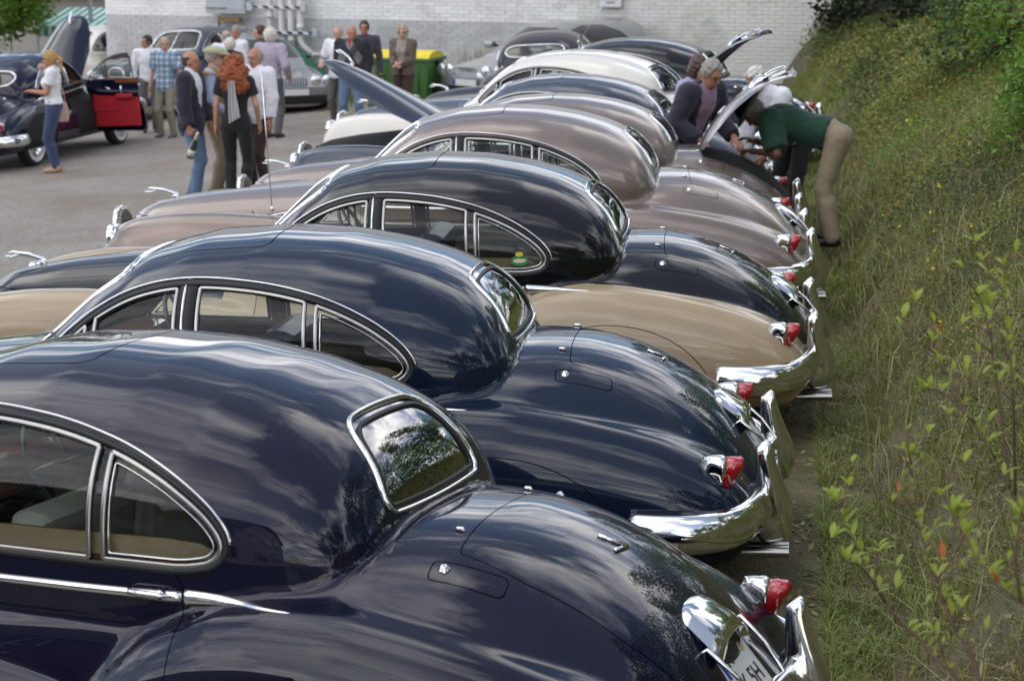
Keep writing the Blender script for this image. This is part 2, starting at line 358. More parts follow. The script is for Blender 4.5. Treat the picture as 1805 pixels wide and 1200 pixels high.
DLO = catmull([(-3.04, 1.075), (-2.95, 1.165), (-2.80, 1.285), (-2.62, 1.375), (-2.40, 1.418), (-2.12, 1.408), (-1.86, 1.360), (-1.66, 1.285), (-1.53, 1.205), (-1.46, 1.13), (-1.452, 1.075), (-1.49, 1.035), (-1.56, 1.02)], 10)
DLO = np.concatenate([DLO, np.stack([np.linspace(-1.6, -3.0, 60), np.linspace(1.018, 1.035, 60)], 1), [(-3.05, 1.05)]])
REARW = catmull([(0, 1.405), (.16, 1.400), (.235, 1.385), (.285, 1.345), (.318, 1.265), (.338, 1.195), (.322, 1.158), (.27, 1.150), (0, 1.145), (-.27, 1.150), (-.322, 1.158), (-.338, 1.195), (-.318, 1.265), (-.285, 1.345), (-.235, 1.385), (-.16, 1.400)], 8, True)
OVALW = catmull([(0, 1.385), (.3, 1.38), (.44, 1.35), (.50, 1.285), (.46, 1.225), (.35, 1.195), (0, 1.19), (-.35, 1.195), (-.46, 1.225), (-.50, 1.285), (-.44, 1.35), (-.3, 1.38)], 8, True)
FRONTW = catmull([(0, 1.475), (.28, 1.465), (.42, 1.43), (.475, 1.36), (.51, 1.25), (.525, 1.17), (.50, 1.13), (.36, 1.12), (0, 1.125), (-.36, 1.12), (-.50, 1.13), (-.525, 1.17), (-.51, 1.25), (-.475, 1.36), (-.42, 1.43), (-.28, 1.465)], 8, True)
def resample(Q, step, closed=True):
    Q = np.asarray(Q, float)
    if closed: Q = np.concatenate([Q, Q[:1]])
    d = np.r_[0, np.cumsum(np.linalg.norm(np.diff(Q, axis=0), axis=1))]; n = max(4, int(round(d[-1] / step)))
    t = np.linspace(0, d[-1], n + 1)[:-1] if closed else np.linspace(0, d[-1], n + 1)
    return np.stack([np.interp(t, d, Q[:, i]) for i in range(Q.shape[1])], 1)
def offset_poly(Q, d):
    """move a closed outline outwards by d (2D)"""
    Q = resample(Q, .008); t = np.roll(Q, -1, 0) - np.roll(Q, 1, 0); t /= np.linalg.norm(t, axis=1, keepdims=True) + 1e-12
    n = np.stack([t[:, 1], -t[:, 0]], 1); A = .5 * np.sum(Q[:, 0] * np.roll(Q[:, 1], -1) - np.roll(Q[:, 0], -1) * Q[:, 1])
    if A < 0: n = -n
    P = Q + n * d
    if d < 0:                                     # drop folded points in tight corners
        k = polysdf(P, Q) < d + .0015; P = P[k]
    return P
def cutx(Q, x0, x1):
    """part of a closed outline between two x values"""
    for s, xv in ((1, x0), (-1, x1)):
        o = []
        for i in range(len(Q)):
            a, b = Q[i], Q[(i + 1) % len(Q)]; fa, fb = s * (a[0] - xv), s * (b[0] - xv)
            if fa >= 0: o.append(a)
            if (fa >= 0) != (fb >= 0): o.append(a + (b - a) * fa / (fa - fb))
        Q = np.array(o)
    return Q
def boot_f(V):
    x, y, z = V.T; wb = np.interp(x, [-.85, -.6, -.3, -.1], [.41, .44, .42, .36])
    return np.maximum(np.maximum(rrect(x, y, -.315, 0, .50 + .03 * np.cos(np.clip(y, -.5, .5) * 2.6), .53, .17), np.abs(y) - wb), .50 - z)
def bonnet_f(V):
    x, y, z = V.T; wb = np.interp(x, [-4.86, -4.6, -4.2, -3.7, -3.25], [.24, .345, .41, .475, .54])
    return np.maximum(np.maximum(np.maximum(np.abs(y) - wb, x + 3.24 + .05 * (y / .5) ** 2), -4.86 - x), .80 - z)
ARCX = -1.12
def gap_ribbon(): pass
class Car: pass
def sub_y(s, V, side): return np.where(V[:, 1] * side > 0, s, 1.)
def build_saloon():
    """all meshes of the saloon, once, in car space: x to the tail, y to the right side, z up"""
    M = body_mesh(); K = Car(); K.m = {}
    def near(fn, V, sel, big=1.):
        s = np.full(len(V), big); i = np.where(sel)[0]; s[i] = fn(V[i]); return s
    R_ = {}
    R_['boot_lid'] = lambda V: near(boot_f, V, (V[:, 0] > -1.0) & (V[:, 2] > .40))
    R_['bonnet'] = lambda V: near(bonnet_f, V, (V[:, 0] < -3.1) & (V[:, 2] > .7))
    R_['sunroof'] = lambda V: near(lambda v: rrect(v[:, 0], v[:, 1], -2.44, 0, .33, .37, .06), V, V[:, 2] > 1.45)
    ca, sa = math.cos(-.08), math.sin(-.08)
    def fuel(side):
        return lambda V: near(lambda v: rrect((v[:, 0] + .765) * ca + (v[:, 1] * side - .50) * sa, -(v[:, 0] + .765) * sa + (v[:, 1] * side - .50) * ca, 0, 0, .115, .038, .016), V, (V[:, 1] * side > .4) & (V[:, 2] > .8) & (V[:, 0] > -1.1))
    def fdoor(side): return lambda V: near(lambda v: rrect(v[:, 0], v[:, 2], -2.735, .665, .355, .345, .05), V, (V[:, 1] * side > .4) & (V[:, 2] < 1.06))
    def rdoor(side): return lambda V: near(lambda v: rrect(v[:, 0], v[:, 2], -1.975, .665, .395, .345, .05), V, (V[:, 1] * side > .4) & (V[:, 2] < 1.06))
    def spat(side): return lambda V: near(lambda v: np.maximum(np.hypot((v[:, 0] - ARCX) / 1.28, v[:, 2] - .34) - .43, -.5 + .235 - v[:, 2] + .3), V, (V[:, 1] * side > .45) & (V[:, 2] < .85) & (V[:, 0] > -1.75))
    def farch(side): return lambda V: near(lambda v: np.hypot((v[:, 0] + 4.12) / 1.08, v[:, 2] - .24) - .385, V, (V[:, 1] * side > .5) & (V[:, 2] < .8) & (V[:, 0] < -3.3))
    def dlo(side): return lambda V: near(lambda v: polysdf(v[:, [0, 2]], DLO), V, (V[:, 1] * side > .35) & (V[:, 2] > .99) & (V[:, 0] > -3.1) & (V[:, 0] < -1.4))
    def rearw(Q): return lambda V: near(lambda v: polysdf(v[:, [1, 2]], Q), V, (V[:, 0] > -1.6) & (V[:, 2] > 1.11) & (np.abs(V[:, 1]) < .6))
    frontw = lambda V: near(lambda v: polysdf(v[:, [1, 2]], FRONTW), V, (V[:, 0] < -2.6) & (V[:, 2] > 1.09) & (np.abs(V[:, 1]) < .68))
    g = .0032
    panels = [('boot_lid', R_['boot_lid'], 0), ('bonnet', R_['bonnet'], 0), ('sunroof', R_['sunroof'], 0)]
    for s in (-1, 1): panels += [('fuel_lid', fuel(s), s), ('front_door', fdoor(s), s), ('rear_door', rdoor(s), s), ('wheel_spat', spat(s), s)]
    K.panel = {}
    for nm, fn, s in panels:
        P = clip(M, -fn(M[0]) - g * .3)
        # hem: the panel edge is rolled in so that the gap has depth
        K.panel[(nm, s)] = P
    B = M
    for nm, fn, s in panels: B = clip(B, fn(B[0]) - (g * 1.7 if nm == 'sunroof' else g))
    B = clip(B, frontw(B[0]))
    for s in (-1, 1): B = clip(B, dlo(s)(B[0])); B = clip(B, farch(s)(B[0]))
    K.body = clip(B, rearw(REARW)(B[0])); K.body_oval = clip(B, rearw(OVALW)(B[0]))
    # inner liner 14 mm inside the skin: black behind every gap, lining the cabin
    V, N, T = M; L = (V - N * .014, -N, T[:, ::-1])
    def linered(L, Q):
        L = clip(L, frontw(L[0]) + .004); L = clip(L, rearw(Q)(L[0]) + .004)
        for s in (-1, 1): L = clip(L, dlo(s)(L[0]) + .004)
        return L
    L2 = (V - N * .014, N, T); L2 = clip(L2, np.where((L2[0][:, 2] < .25), -1., 1.))
    for s in (-1, 1): L2 = clip(L2, farch(s)(L2[0]) + .01)
    K.liner = linered(L2, REARW); K.liner_oval = linered(L2, OVALW)
    # glass
    def inset(P, d): return (P[0] - P[1] * d, P[1], P[2])
    K.glass_front = inset(clip(M, -frontw(M[0]) + .006), .006)
    K.glass_rear = inset(clip(M, -rearw(REARW)(M[0]) + .006), .006); K.glass_oval = inset(clip(M, -rearw(OVALW)(M[0]) + .006), .006)
    K.zones = [(-3.04, -2.83), (-2.81, -2.43), (-2.355, -1.875), (-1.85, -1.40)]
    K.glass_side = {}
    for s in (-1, 1):
        d = dlo(s)(M[0])
        for i, (a, b) in enumerate(K.zones):
            x = M[0][:, 0]; K.glass_side[(s, i)] = inset(clip(M, -np.maximum(np.maximum(d, a - .012 - x), x - b - .012)), .012)
    return K
K = build_saloon()

def m3(name, P, mats): return arrmesh(name, P[0], P[2], mats, P[1])
PAINT0 = paint('paint_navy', (.003, .0036, .0165))
def shift(P, o): return (P[0] - np.asarray(o), P[1], P[2])
SAL = {}
HINGE_BOOT = (-.86, 0, 1.10); HINGE_BON = (-3.26, 0, 1.06); HINGE_DOOR = (-3.08, .83, .66)
def path_mesh(name, P, N, pr, m, closed=True, smooth=True, taper=None):
    V, F = sweep(P, N, pr, closed, taper); mb = MB(); mb.add(V, F, 0, smooth); return mb.mesh(name, m)
def window_loop(Q, kind, side, pr, m, name, lift=0.):
    Q = np.asarray(Q)
    A = .5 * np.sum(Q[:, 0] * np.roll(Q[:, 1], -1) - np.roll(Q[:, 0], -1) * Q[:, 1])
    if kind == 'side':
        if A < 0: Q = Q[::-1]
        P, N = side_pts(Q, side)
    elif kind == 'rear': P, N = rear_pts(Q)
    else: P, N = front_pts(Q)
    return path_mesh(name, P + N * lift, N, pr, m, True)
TWO = {}
def two_tone(P):
    """split a body piece in upper and lower colour along the wing and waist creases"""
    V, N, T = P; core, cab, ff, rf = f_parts(*V.T); x, y, z = V.T
    s1 = ff - np.minimum(core, cab) + .004; s2 = rf - np.minimum(core, cab) + .004
    low = np.minimum(np.where(x < -3.0, s1, 9), np.where(x > -1.70, s2, 9))
    mid = np.where((x >= -3.3) & (x <= -1.56), z - .955, 9)
    s = np.minimum(low, mid)
    A = clip(P, s); B = clip(P, -s)
    V = np.concatenate([A[0], B[0]]); N = np.concatenate([A[1], B[1]]); T = np.concatenate([A[2], B[2] + len(A[0])])
    return (V, N, T), np.r_[np.zeros(len(A[2]), int), np.ones(len(B[2]), int)]
def saloon_meshes():
    S = SAL
    for nm, P in (('body', K.body), ('body_oval', K.body_oval)):
        Q, mi = two_tone(P); S[nm] = arrmesh(nm, Q[0], Q[2], [PAINT0, PAINT0], Q[1], mi)
    S['liner'] = m3('inner_shell', K.liner, BLACK); S['liner_oval'] = m3('inner_shell', K.liner_oval, BLACK)
    for (nm, s), P in K.panel.items():
        o = {'boot_lid': HINGE_BOOT, 'bonnet': HINGE_BON}.get(nm, (0, 0, 0))
        if nm == 'front_door': o = (HINGE_DOOR[0], s * HINGE_DOOR[1], HINGE_DOOR[2])
        if nm in ('front_door', 'rear_door', 'wheel_spat'):
            Q, mi = two_tone(P); S[(nm, s)] = arrmesh(nm, Q[0] - np.asarray(o), Q[2], [PAINT0, PAINT0], Q[1], mi)
        else: S[(nm, s)] = m3(nm, shift(P, o), [PAINT0, PAINT0])
    S['glass_front'] = m3('windscreen', K.glass_front, GLASS); S['glass_rear'] = m3('rear_window', K.glass_rear, DARKGLASS); S['glass_oval'] = m3('rear_window', K.glass_oval, GLASS)
    trim = rprof(.020, .012); fr = [(.008, -.012), (.008, .001), (.005, .004), (-.005, .004), (-.008, .001), (-.008, -.012)]
    thin = rprof(.008, .007)
    for s in (-1, 1):
        # rain gutter strip above the windows, from the pillar foot to the tail of the window
        q = offset_poly(DLO, .020); i0 = np.argmin(np.hypot(q[:, 0] + 3.06, q[:, 1] - 1.06)); q = np.roll(q, -i0, 0)
        if q[10, 1] < q[0, 1]: q = np.roll(q[::-1], 1, 0)
        iE = np.argmin(np.hypot(q[:, 0] + 1.437, q[:, 1] - 1.10)); q = q[:iE + 1] if q[3, 1] > q[0, 1] else q
        P, N = side_pts(q, s); S[('gutter', s)] = path_mesh('gutter_strip', P, N, rprof(.014, .012), CHROME, False)
        S[('seal', s)] = window_loop(offset_poly(DLO, .004), 'side', s, [(.009, -.02), (.009, .003), (-.009, .003), (-.009, -.02)], RUBBER, 'window_seal')
        for i, (a, b) in enumerate(K.zones):
            z = cutx(DLO, a, b); z = offset_poly(z, -.012)
            S[('frame', s, i)] = window_loop(z, 'side', s, fr, DULLCHROME, 'window_frame')
            if i in (0, 3): S[('inner', s, i)] = window_loop(offset_poly(z, -.020), 'side', s, thin, CHROME, 'inner_frame', -.004)
            S[('glass', s, i)] = m3('side_window', K.glass_side[(s, i)], GLASS)
        # black door pillar between the two windows, with a chrome bead
        z = np.linspace(1.025, 1.412, 24); P, N = side_pts(np.stack([np.full(24, -2.392), z], 1), s)
        S[('pillar', s)] = path_mesh('door_pillar', P, N, [(.036, -.02), (.036, .003), (-.036, .003), (-.036, -.02)], RUBBER, False)
        P, N = side_pts(np.stack([np.full(24, -2.405), z], 1), s); S[('bead', s)] = path_mesh('pillar_bead', P, N, rprof(.016, .012), CHROME, False)
        # waist strip and its arrow tip on the wing
        x = np.linspace(-3.08, -1.583, 60); P, N = side_pts(np.stack([x, np.full(60, .945) - .006 * (x + 3.08)], 1), s)
        S[('strip', s)] = path_mesh('waist_strip', P, N, rprof(.034, .014), CHROME, False, taper=np.interp(x, [-3.08, -2.9, -1.75, -1.583], [.45, .8, .95, 1.15]))
        x = np.linspace(-1.572, -1.22, 30); P, N = side_pts(np.stack([x, .935 + 0 * x], 1), s)
        S[('tip', s)] = path_mesh('arrow_tip', P, N, rprof(.046, .014), CHROME, False, taper=np.linspace(1.2, .12, 30))
        for nm, xh in (('handle_front', -2.45), ('handle_rear', -1.70)):
            P, N = side_pts(np.array([[xh, .948]]), s); n = Vector(N[0]); p = Vector(P[0]); mb = MB()
            mb.tube([p + n * .010 + Vector((-.05, 0, .002)), p + n * .030 + Vector((-.04, 0, .002)), p + n * .034, p + n * .034 + Vector((.05, 0, 0)), p + n * .028 + Vector((.085, 0, -.002))], [.008, .010, .011, .010, .007], 8)
            mb.tube([p + n * .008 + Vector((.06, 0, 0)), p + n * .03 + Vector((.06, 0, 0))], [.014, .014], 10); S[(nm, s)] = mb.mesh('door_handle', CHROME)
        # fuel lid lock
        P, N = top_pts(np.array([[-.842, s * .498]])); p, n = Vector(P[0]), Vector(N[0]); mb = MB(); q = n.to_track_quat('Z', 'Y').to_matrix().to_4x4()
        mb.lathe([(.0, .016), (.006, .016), (.012, .012), (.015, .005), (.019, .003), (.019, -.002)], 14, Matrix.Translation(p) @ q); mb.box(p + n * .017, (.003, .012, .002)); S[('lock', s)] = mb.mesh('fuel_lid_lock', CHROME)
        # boot hinge nubs
        P, N = top_pts(np.array([[-.88, s * .29]])); p = Vector(P[0]); mb = MB()
        mb.tube([p + Vector((-.014, 0, -.003)), p + Vector((-.004, 0, .007)), p + Vector((.012, 0, .007)), p + Vector((.024, 0, -.003))], [.003, .007, .007, .003], 8); S[('hinge', s)] = mb.mesh('boot_hinge', CHROME)
        # bonnet edge strip and catch
        x = np.linspace(-4.80, -3.26, 50); y = np.interp(x, [-4.86, -4.6, -4.2, -3.7, -3.25], [.24, .345, .41, .475, .54]) + .014
        P, N = top_pts(np.stack([x, s * y], 1)); S[('bstrip', s)] = path_mesh('bonnet_strip', P, N, rprof(.017, .012), CHROME, False)
        i = 30; p, n = Vector(P[i]), Vector(N[i]); mb = MB()
        mb.tube([p + n * .0 + Vector((-.05, 0, 0)), p + n * .045 + Vector((-.035, 0, 0)), p + n * .055, p + n * .04 + Vector((.03, 0, 0)), p + Vector((.045, 0, 0))], .008, 8)
        mb.tube([p, p + n * .12], [.007, .004], 8); mb.box(p + n * .004, (.13, .035, .016)); S[('catch', s)] = mb.mesh('bonnet_catch', CHROME, .002)
        # tail lamp
        P, N = rear_pts(np.array([[s * .735, .655]]), .12); p = Vector(P[0]); mb = MB(); tl = MB()
        secs = [(-.07, .012, .03, .030), (-.035, .040, .050, .020), (0.0, .051, .066, .010), (.020, .053, .072, .0)]
        def ring(sc, n=14):
            o = []
            for k in range(n):
                q = 2 * math.pi * k / n; sq = math.sin(q); o.append((p.x + sc[0] + (.05 * min(sq, 0)), p.y + sc[1] * math.cos(q) * (1 + .75 * min(sq, 0) * .8), .695 + sc[3] + sc[2] * (sq * .72 if sq > 0 else sq * 1.75)))
            return o
        def loft(mbx, secs, n=14):
            V = sum([ring(q, n) for q in secs], []); F = [(i * n + k, i * n + (k + 1) % n, (i + 1) * n + (k + 1) % n, (i + 1) * n + k) for i in range(len(secs) - 1) for k in range(n)]
            F.append(tuple(range((len(secs) - 1) * n, len(secs) * n))); F.append(tuple(range(n))[::-1]); mbx.add(V, F, 0, True)
        loft(mb, secs); loft(tl, [(.019, .051, .070, 0), (.050, .049, .066, .003), (.078, .043, .057, .009), (.088, .03, .04, .014)])
        S[('lamp', s)] = mb.mesh('tail_lamp', CHROME); S[('lens', s)] = tl.mesh('lamp_lens', REDLENS)
        # overrider
        zc = np.array([.29, .33, .41, .50, .575, .645, .70, .738, .750]); xc = np.array([.025, .04, .05, .047, .036, .024, .016, .013, .013]) - .045
        hx = np.array([.03, .065, .082, .078, .060, .046, .038, .032, .014]); hy = np.array([.02, .036, .044, .043, .040, .036, .032, .027, .012]); V = []; n = 16
        for a, b, c2, d2 in zip(xc, hx, hy, zc):
            for k in range(n):
                q = 2 * math.pi * k / n; cq, sq = math.cos(q), math.sin(q); V.append((a + b * math.copysign(abs(cq) ** .75, cq), s * .50 + c2 * math.copysign(abs(sq) ** .75, sq), d2 + (.012 * cq if d2 > .7 else 0)))
        F = [(i * n + k, i * n + (k + 1) % n, (i + 1) * n + (k + 1) % n, (i + 1) * n + k) for i in range(len(zc) - 1) for k in range(n)] + [tuple(range(n))[::-1], tuple(range((len(zc) - 1) * n, len(zc) * n))]
        S[('horn', s)] = MB().add(V, F, 0, True).mesh('overrider', CHROME)
        # headlamp and front lamps
        fm = Matrix.Translation((-4.835, s * .635, .70)) @ Matrix.Rotation(R(-90), 4, 'Y')
        S[('hl_rim', s)] = MB().lathe([(.085, -.02), (.100, -.02), (.104, .02), (.098, .045), (.088, .05), (.086, .04)], 24, fm).mesh('headlamp', CHROME)
        S[('hl_glass', s)] = MB().lathe([(.088, .040), (.07, .055), (.04, .066), (.0, .07)], 24, fm).mesh('lamp_glass', LAMPGLASS)
        fm2 = Matrix.Translation((-4.93, s * .36, .62)) @ Matrix.Rotation(R(-90), 4, 'Y')
        S[('fog', s)] = MB().lathe([(.03, -.06), (.066, -.02), (.07, .03), (.062, .045), (.05, .056), (.0, .062)], 18, fm2).mesh('fog_lamp', LAMPGLASS)
        fm3 = Matrix.Translation((-4.72, s * .78, .56)) @ Matrix.Rotation(R(-90), 4, 'Y')
        S[('ind', s)] = MB().lathe([(.0, .09), (.022, .08), (.032, .055), (.036, .0), (.036, -.05)], 14, fm3).mesh('indicator', AMBERLENS)
    # window frames front and rear
    S['fr_rear'] = window_loop(offset_poly(REARW, .006), 'rear', 0, rprof(.018, .011), CHROME, 'rear_window_frame')
    S['sl_rear'] = window_loop(offset_poly(REARW, -.014), 'rear', 0, [(.008, -.012), (.008, .003), (-.008, .003), (-.008, -.012)], RUBBER, 'rear_window_seal')
    S['fr_oval'] = window_loop(offset_poly(OVALW, .006), 'rear', 0, rprof(.030, .015), CHROME, 'rear_window_frame')
    S['fr_front'] = window_loop(offset_poly(FRONTW, .004), 'front', 0, rprof(.028, .014), CHROME, 'windscreen_frame')
    z = np.linspace(1.125, 1.472, 20); P, N = front_pts(np.stack([0 * z, z], 1)); S['fr_mid'] = path_mesh('windscreen_bar', P, N, rprof(.02, .012), CHROME, False)
    for s in (-1, 1):
        mb = MB(); P, N = front_pts(np.stack([s * .30 + np.linspace(0, -.28, 10), np.linspace(1.13, 1.18, 10)], 1)); mb.tube([Vector(p) + Vector(n) * .02 for p, n in zip(P, N)], .004, 6)
        S[('wiper', s)] = mb.mesh('wiper', DULLCHROME)
    # bumpers: swept rounded bar
    pr = [(.072 * math.sin(q), .030 * math.cos(q) - .005) if True else 0 for q in np.linspace(-1.9, 1.9, 13)]
    pr = [(-.086, -.03), (-.090, -.008), (-.078, .016), (-.052, .030), (-.022, .042), (.004, .045), (.030, .041), (.058, .030), (.078, .014), (.088, -.008), (.086, -.03)]
    half = [(-.55, .955), (-.47, .98), (-.40, .988), (-.32, .985), (-.22, .945), (-.14, .865), (-.085, .74), (-.05, .58), (-.03, .4), (-.02, .2), (-.017, 0)]
    full = [(x, -y) for x, y in half] + [(x, y) for x, y in half[:-1][::-1]]; q = resample(catmull(full, 8), .03, False)
    P = np.column_stack([q, np.full(len(q), .475)]); T = np.gradient(q, axis=0); N = np.column_stack([T[:, 1], -T[:, 0], 0 * T[:, 0]]); N /= np.linalg.norm(N, axis=1, keepdims=True)
    S['bumper_rear'] = path_mesh('rear_bumper', P, N, pr, CHROME, False)
    halff = [(-4.35, .955), (-4.6, .97), (-4.8, .93), (-4.93, .80), (-4.99, .6), (-5.02, .3), (-5.03, 0)]
    full = [(x, y) for x, y in halff] + [(x, -y) for x, y in halff[:-1][::-1]]; q = resample(catmull(full, 8), .03, False)
    P = np.column_stack([q, np.full(len(q), .43)]); T = np.gradient(q, axis=0); N = np.column_stack([T[:, 1], -T[:, 0], 0 * T[:, 0]]); N /= np.linalg.norm(N, axis=1, keepdims=True)
    S['bumper_front'] = path_mesh('front_bumper', P, N, pr, CHROME, False)
    mb = MB()
    # grille: chrome surround and vertical bars at the nose
    q = catmull([(0, .83), (.10, .81), (.165, .73), (.175, .60), (.13, .48), (0, .45), (-.13, .48), (-.175, .60), (-.165, .73), (-.10, .81)], 6, True)
    P = np.column_stack([-4.985 + .25 * q[:, 0] ** 2 + .02 * (q[:, 1] - .45), q]); N = np.tile((-1., 0, .05), (len(P), 1)); V, F = sweep(P, N, rprof(.03, .03), True); mb.add(V, F, 0, True)
    S['grille_frame'] = mb.mesh('grille_frame', CHROME); bars = MB()
    for y in np.linspace(-.15, .15, 13):
        h = math.sqrt(max(0, 1 - (y / .178) ** 2)); bars.box((-4.965 + .25 * y * y, y, .64), (.03, .008, .36 * h ** .7))
    S['grille'] = bars.mesh('grille', CHROME)
    S['grille_back'] = MB().box((-4.935, 0, .62), (.02, .22, .22)).mesh('grille_back', BLACK)
    # plate hood, plate, handle hoops on the boot lid (stored relative to the lid hinge)
    hb = Vector(HINGE_BOOT)
    xz = catmull([(-.30, .905), (-.24, .885), (-.16, .845), (-.10, .80)], 6); V = []; nn = 21
    ys = np.linspace(-1, 1, nn)
    def hood(x0, z0, w, drop):
        return [(x0 - .05 * y * y * 0 , y * w, z0 - drop * abs(y) ** 3) for y in ys]
    rows = [hood(-.255, .862, .11, .03), hood(-.225, .868, .135, .035), hood(-.185, .850, .150, .045), hood(-.135, .820, .160, .055), hood(-.10, .793, .155, .06), hood(-.098, .778, .145, .055), hood(-.15, .758, .135, .05)]
    V = sum(rows, []); F = [(i * nn + k, i * nn + k + 1, (i + 1) * nn + k + 1, (i + 1) * nn + k) for i in range(len(rows) - 1) for k in range(nn - 1)]
    S['plate_hood'] = MB().add([Vector(v) - hb for v in V], F, 0, True).mesh('plate_hood', CHROME)
    dr = Vector((.62, 0, -.78)).normalized(); pn = Vector((.78, 0, .62)); pc = Vector((-.085, 0, .665)); S['plate_M'] = (pc - hb, dr, pn)
    Mx = Matrix((dr, Vector((0, 1, 0)), pn)).transposed()
    S['plate'] = MB().box(pc - hb, (.20, .28, .008), M=Mx).mesh('number_plate', PLATEW, .002)
    S['plate_back'] = MB().box(pc - hb - pn * .022, (.22, .30, .03), M=Mx).mesh('plate_holder', mat('plate_black', (.01, .01, .01), .4, noise=.1), .004)
    for s in (-1, 1):
        mb = MB(); a = pc - hb - dr * .115 + Vector((0, s * .19, 0)) - pn * .01; b = pc - hb + dr * .10 + Vector((0, s * .165, 0)) + pn * .01
        mb.tube([a, a + pn * .035, a * .5 + b * .5 + pn * .045, b + pn * .03, b + Vector((0, -s * .03, 0)) + pn * .012, b + Vector((0, -s * .05, 0)) - pn * .01], .007, 8)
        S[('plate_hoop', s)] = mb.mesh('plate_guard', CHROME)
    P, N = top_pts(np.array([[-.47, .02]])); p, n = Vector(P[0]), Vector(N[0]); q = n.to_track_quat('Z', 'Y').to_matrix(); mb = MB()
    for a, b in (((-.055, -.0), (.03, -.014)), ((.03, -.014), (-.012, .075))):
        A = p + q @ Vector((a[0], a[1], .004)) - hb; B_ = p + q @ Vector((b[0], b[1], .004)) - hb; mb.tube([A, B_], [.0075, .0075], 6)
    S['badge'] = mb.mesh('boot_badge', CHROME)
    # wheels
    def wheel():
        t = MB().lathe([(.235, -.085), (.30, -.092), (.345, -.075), (.36, -.05), (.364, 0), (.36, .05), (.345, .075), (.30, .092), (.235, .085)], 36).mesh('tyre', TYRE)
        ww = MB().lathe([(.225, .075), (.245, .088), (.275, .0935), (.292, .0925)], 36).mesh('tyre_band', mat('whitewall', (.7, .69, .66), .6, noise=.06))
        r = MB().lathe([(.235, .02), (.232, .075), (.215, .083), (.19, .075), (.17, .05), (.13, .05), (.125, .07), (.09, .085), (.0, .095)], 28).mesh('rim', CHROME); return t, r, ww
    S['tyre'], S['rim'], S['whitewall'] = wheel()
    mb = MB()
    for s in (0, .075): mb.tube([(-.75, .10 + s - .62, .27), (-.1, .10 + s - .62, .255), (.06, .10 + s - .62, .25)], .026, 12, cap=False)
    S['exhaust'] = mb.mesh('exhaust_pipe', DULLCHROME)
    # leaper
    mb = MB(); z0 = .90; x0 = -4.62
    mb.tube([(x0 + .10, 0, z0 - .01), (x0 + .06, 0, z0 + .035), (x0 - .02, 0, z0 + .06), (x0 - .09, 0, z0 + .068), (x0 - .125, 0, z0 + .072), (x0 - .15, 0, z0 + .062)], [.005, .014, .016, .014, .012, .005], 8)
    for s in (-1, 1):
        mb.tube([(x0 - .08, s * .008, z0 + .06), (x0 - .13, s * .01, z0 + .045), (x0 - .17, s * .01, z0 + .05)], [.008, .006, .003], 6)
        mb.tube([(x0 + .05, s * .008, z0 + .03), (x0 + .08, s * .01, z0 + .005), (x0 + .15, s * .01, z0 + .0)], [.010, .006, .004], 6)
    mb.tube([(x0 + .04, 0, z0 + .03), (x0 + .05, 0, z0 - .01)], .008, 6)
    S['leaper'] = mb.mesh('bonnet_mascot', CHROME)
    # interior
    S['floor'] = MB().box((-2.3, 0, .45), (1.9, 1.4, .03)).mesh('cabin_floor', mat('carpet', (.03, .026, .022), .95, noise=.3, nscale=30))
    LH = clip(K.liner, np.where(K.liner[0][:, 2] > 1.02, 1., -1.)); S['headliner'] = arrmesh('headlining', LH[0] - LH[1] * .022, LH[2][:, ::-1], mat('headlining', (.36, .33, .28), .9, noise=.08, nscale=30), -LH[1])
    S['dash'] = MB().box((-3.02, 0, .97), (.22, 1.28, .16)).mesh('dashboard', WOOD, .03)
    sw = MB(); Mw = Matrix.Translation((-2.72, .36, 1.03)) @ Matrix.Rotation(R(65), 4, 'Y'); pts = [Mw @ Vector((.21 * math.cos(a), .21 * math.sin(a), 0)) for a in np.linspace(0, 2 * math.pi, 33)]
    sw.tube(pts, .012, 8, cap=False); sw.tube([Mw @ Vector((-.2, 0, 0)), Mw @ Vector((.2, 0, 0))], .009, 6); sw.tube([Mw @ Vector((0, -.2, 0)), Mw @ Vector((0, .2, 0))], .009, 6); sw.tube([Mw @ Vector((0, 0, 0)), Mw @ Vector((0, 0, -.3))], .02, 8)
    S['steering'] = sw.mesh('steering_wheel', mat('bakelite', (.015, .015, .015), .25, noise=.1))
    def seat(x, y, w_, back, tilt=.16):
        mb = MB(); mb.box((x - .02, y, .60), (.50, w_, .20)); Mt = Matrix.Rotation(tilt, 3, 'Y'); mb.box((x + .24 + .06, y, .60 + back / 2), (.15, w_, back), M=Mt); return mb
    S['seat_l'] = seat(-2.55, -.33, .56, .50).mesh('front_seat', [BLACK], .05); S['seat_r'] = seat(-2.55, .33, .56, .50).mesh('front_seat', [BLACK], .05)
    S['seat_rear'] = seat(-1.68, 0, 1.24, .56, .24).mesh('rear_seat', [BLACK], .06)
    for s in (-1, 1):
        x = np.linspace(-3.0, -1.5, 30); P, N = side_pts(np.stack([x, 1.008 + 0 * x], 1), s)
        S[('cap', s)] = path_mesh('door_capping', P - N * .045, N, [(.03, -.02), (.03, .018), (-.03, .018), (-.03, -.02)], WOOD, False)
        P2 = np.stack([x, 0 * x + s * 1.0, .80 + 0 * x], 1); P3, N3 = side_pts(np.stack([x, .90 + 0 * x], 1), s)
        S[('card', s)] = path_mesh('door_card', P3 - N3 * .05, N3, [(.09, -.004), (.09, .01), (-.20, .01), (-.20, -.004)], mat('leather_beige', (.34, .26, .15), .45, noise=.12, nscale=6), False)
saloon_meshes()
dz_f = prof([(-5.2, .175), (-5.0, .17), (-3.0, .07), (-2.4, .035), (-1.8, .016), (-1.4, .0), (-1.0, -.022), (0, -.042), (.4, -.045)], .12)
def DZ(x, z): return dz_f(x) * np.clip((z - .18) / .35, 0, 1)
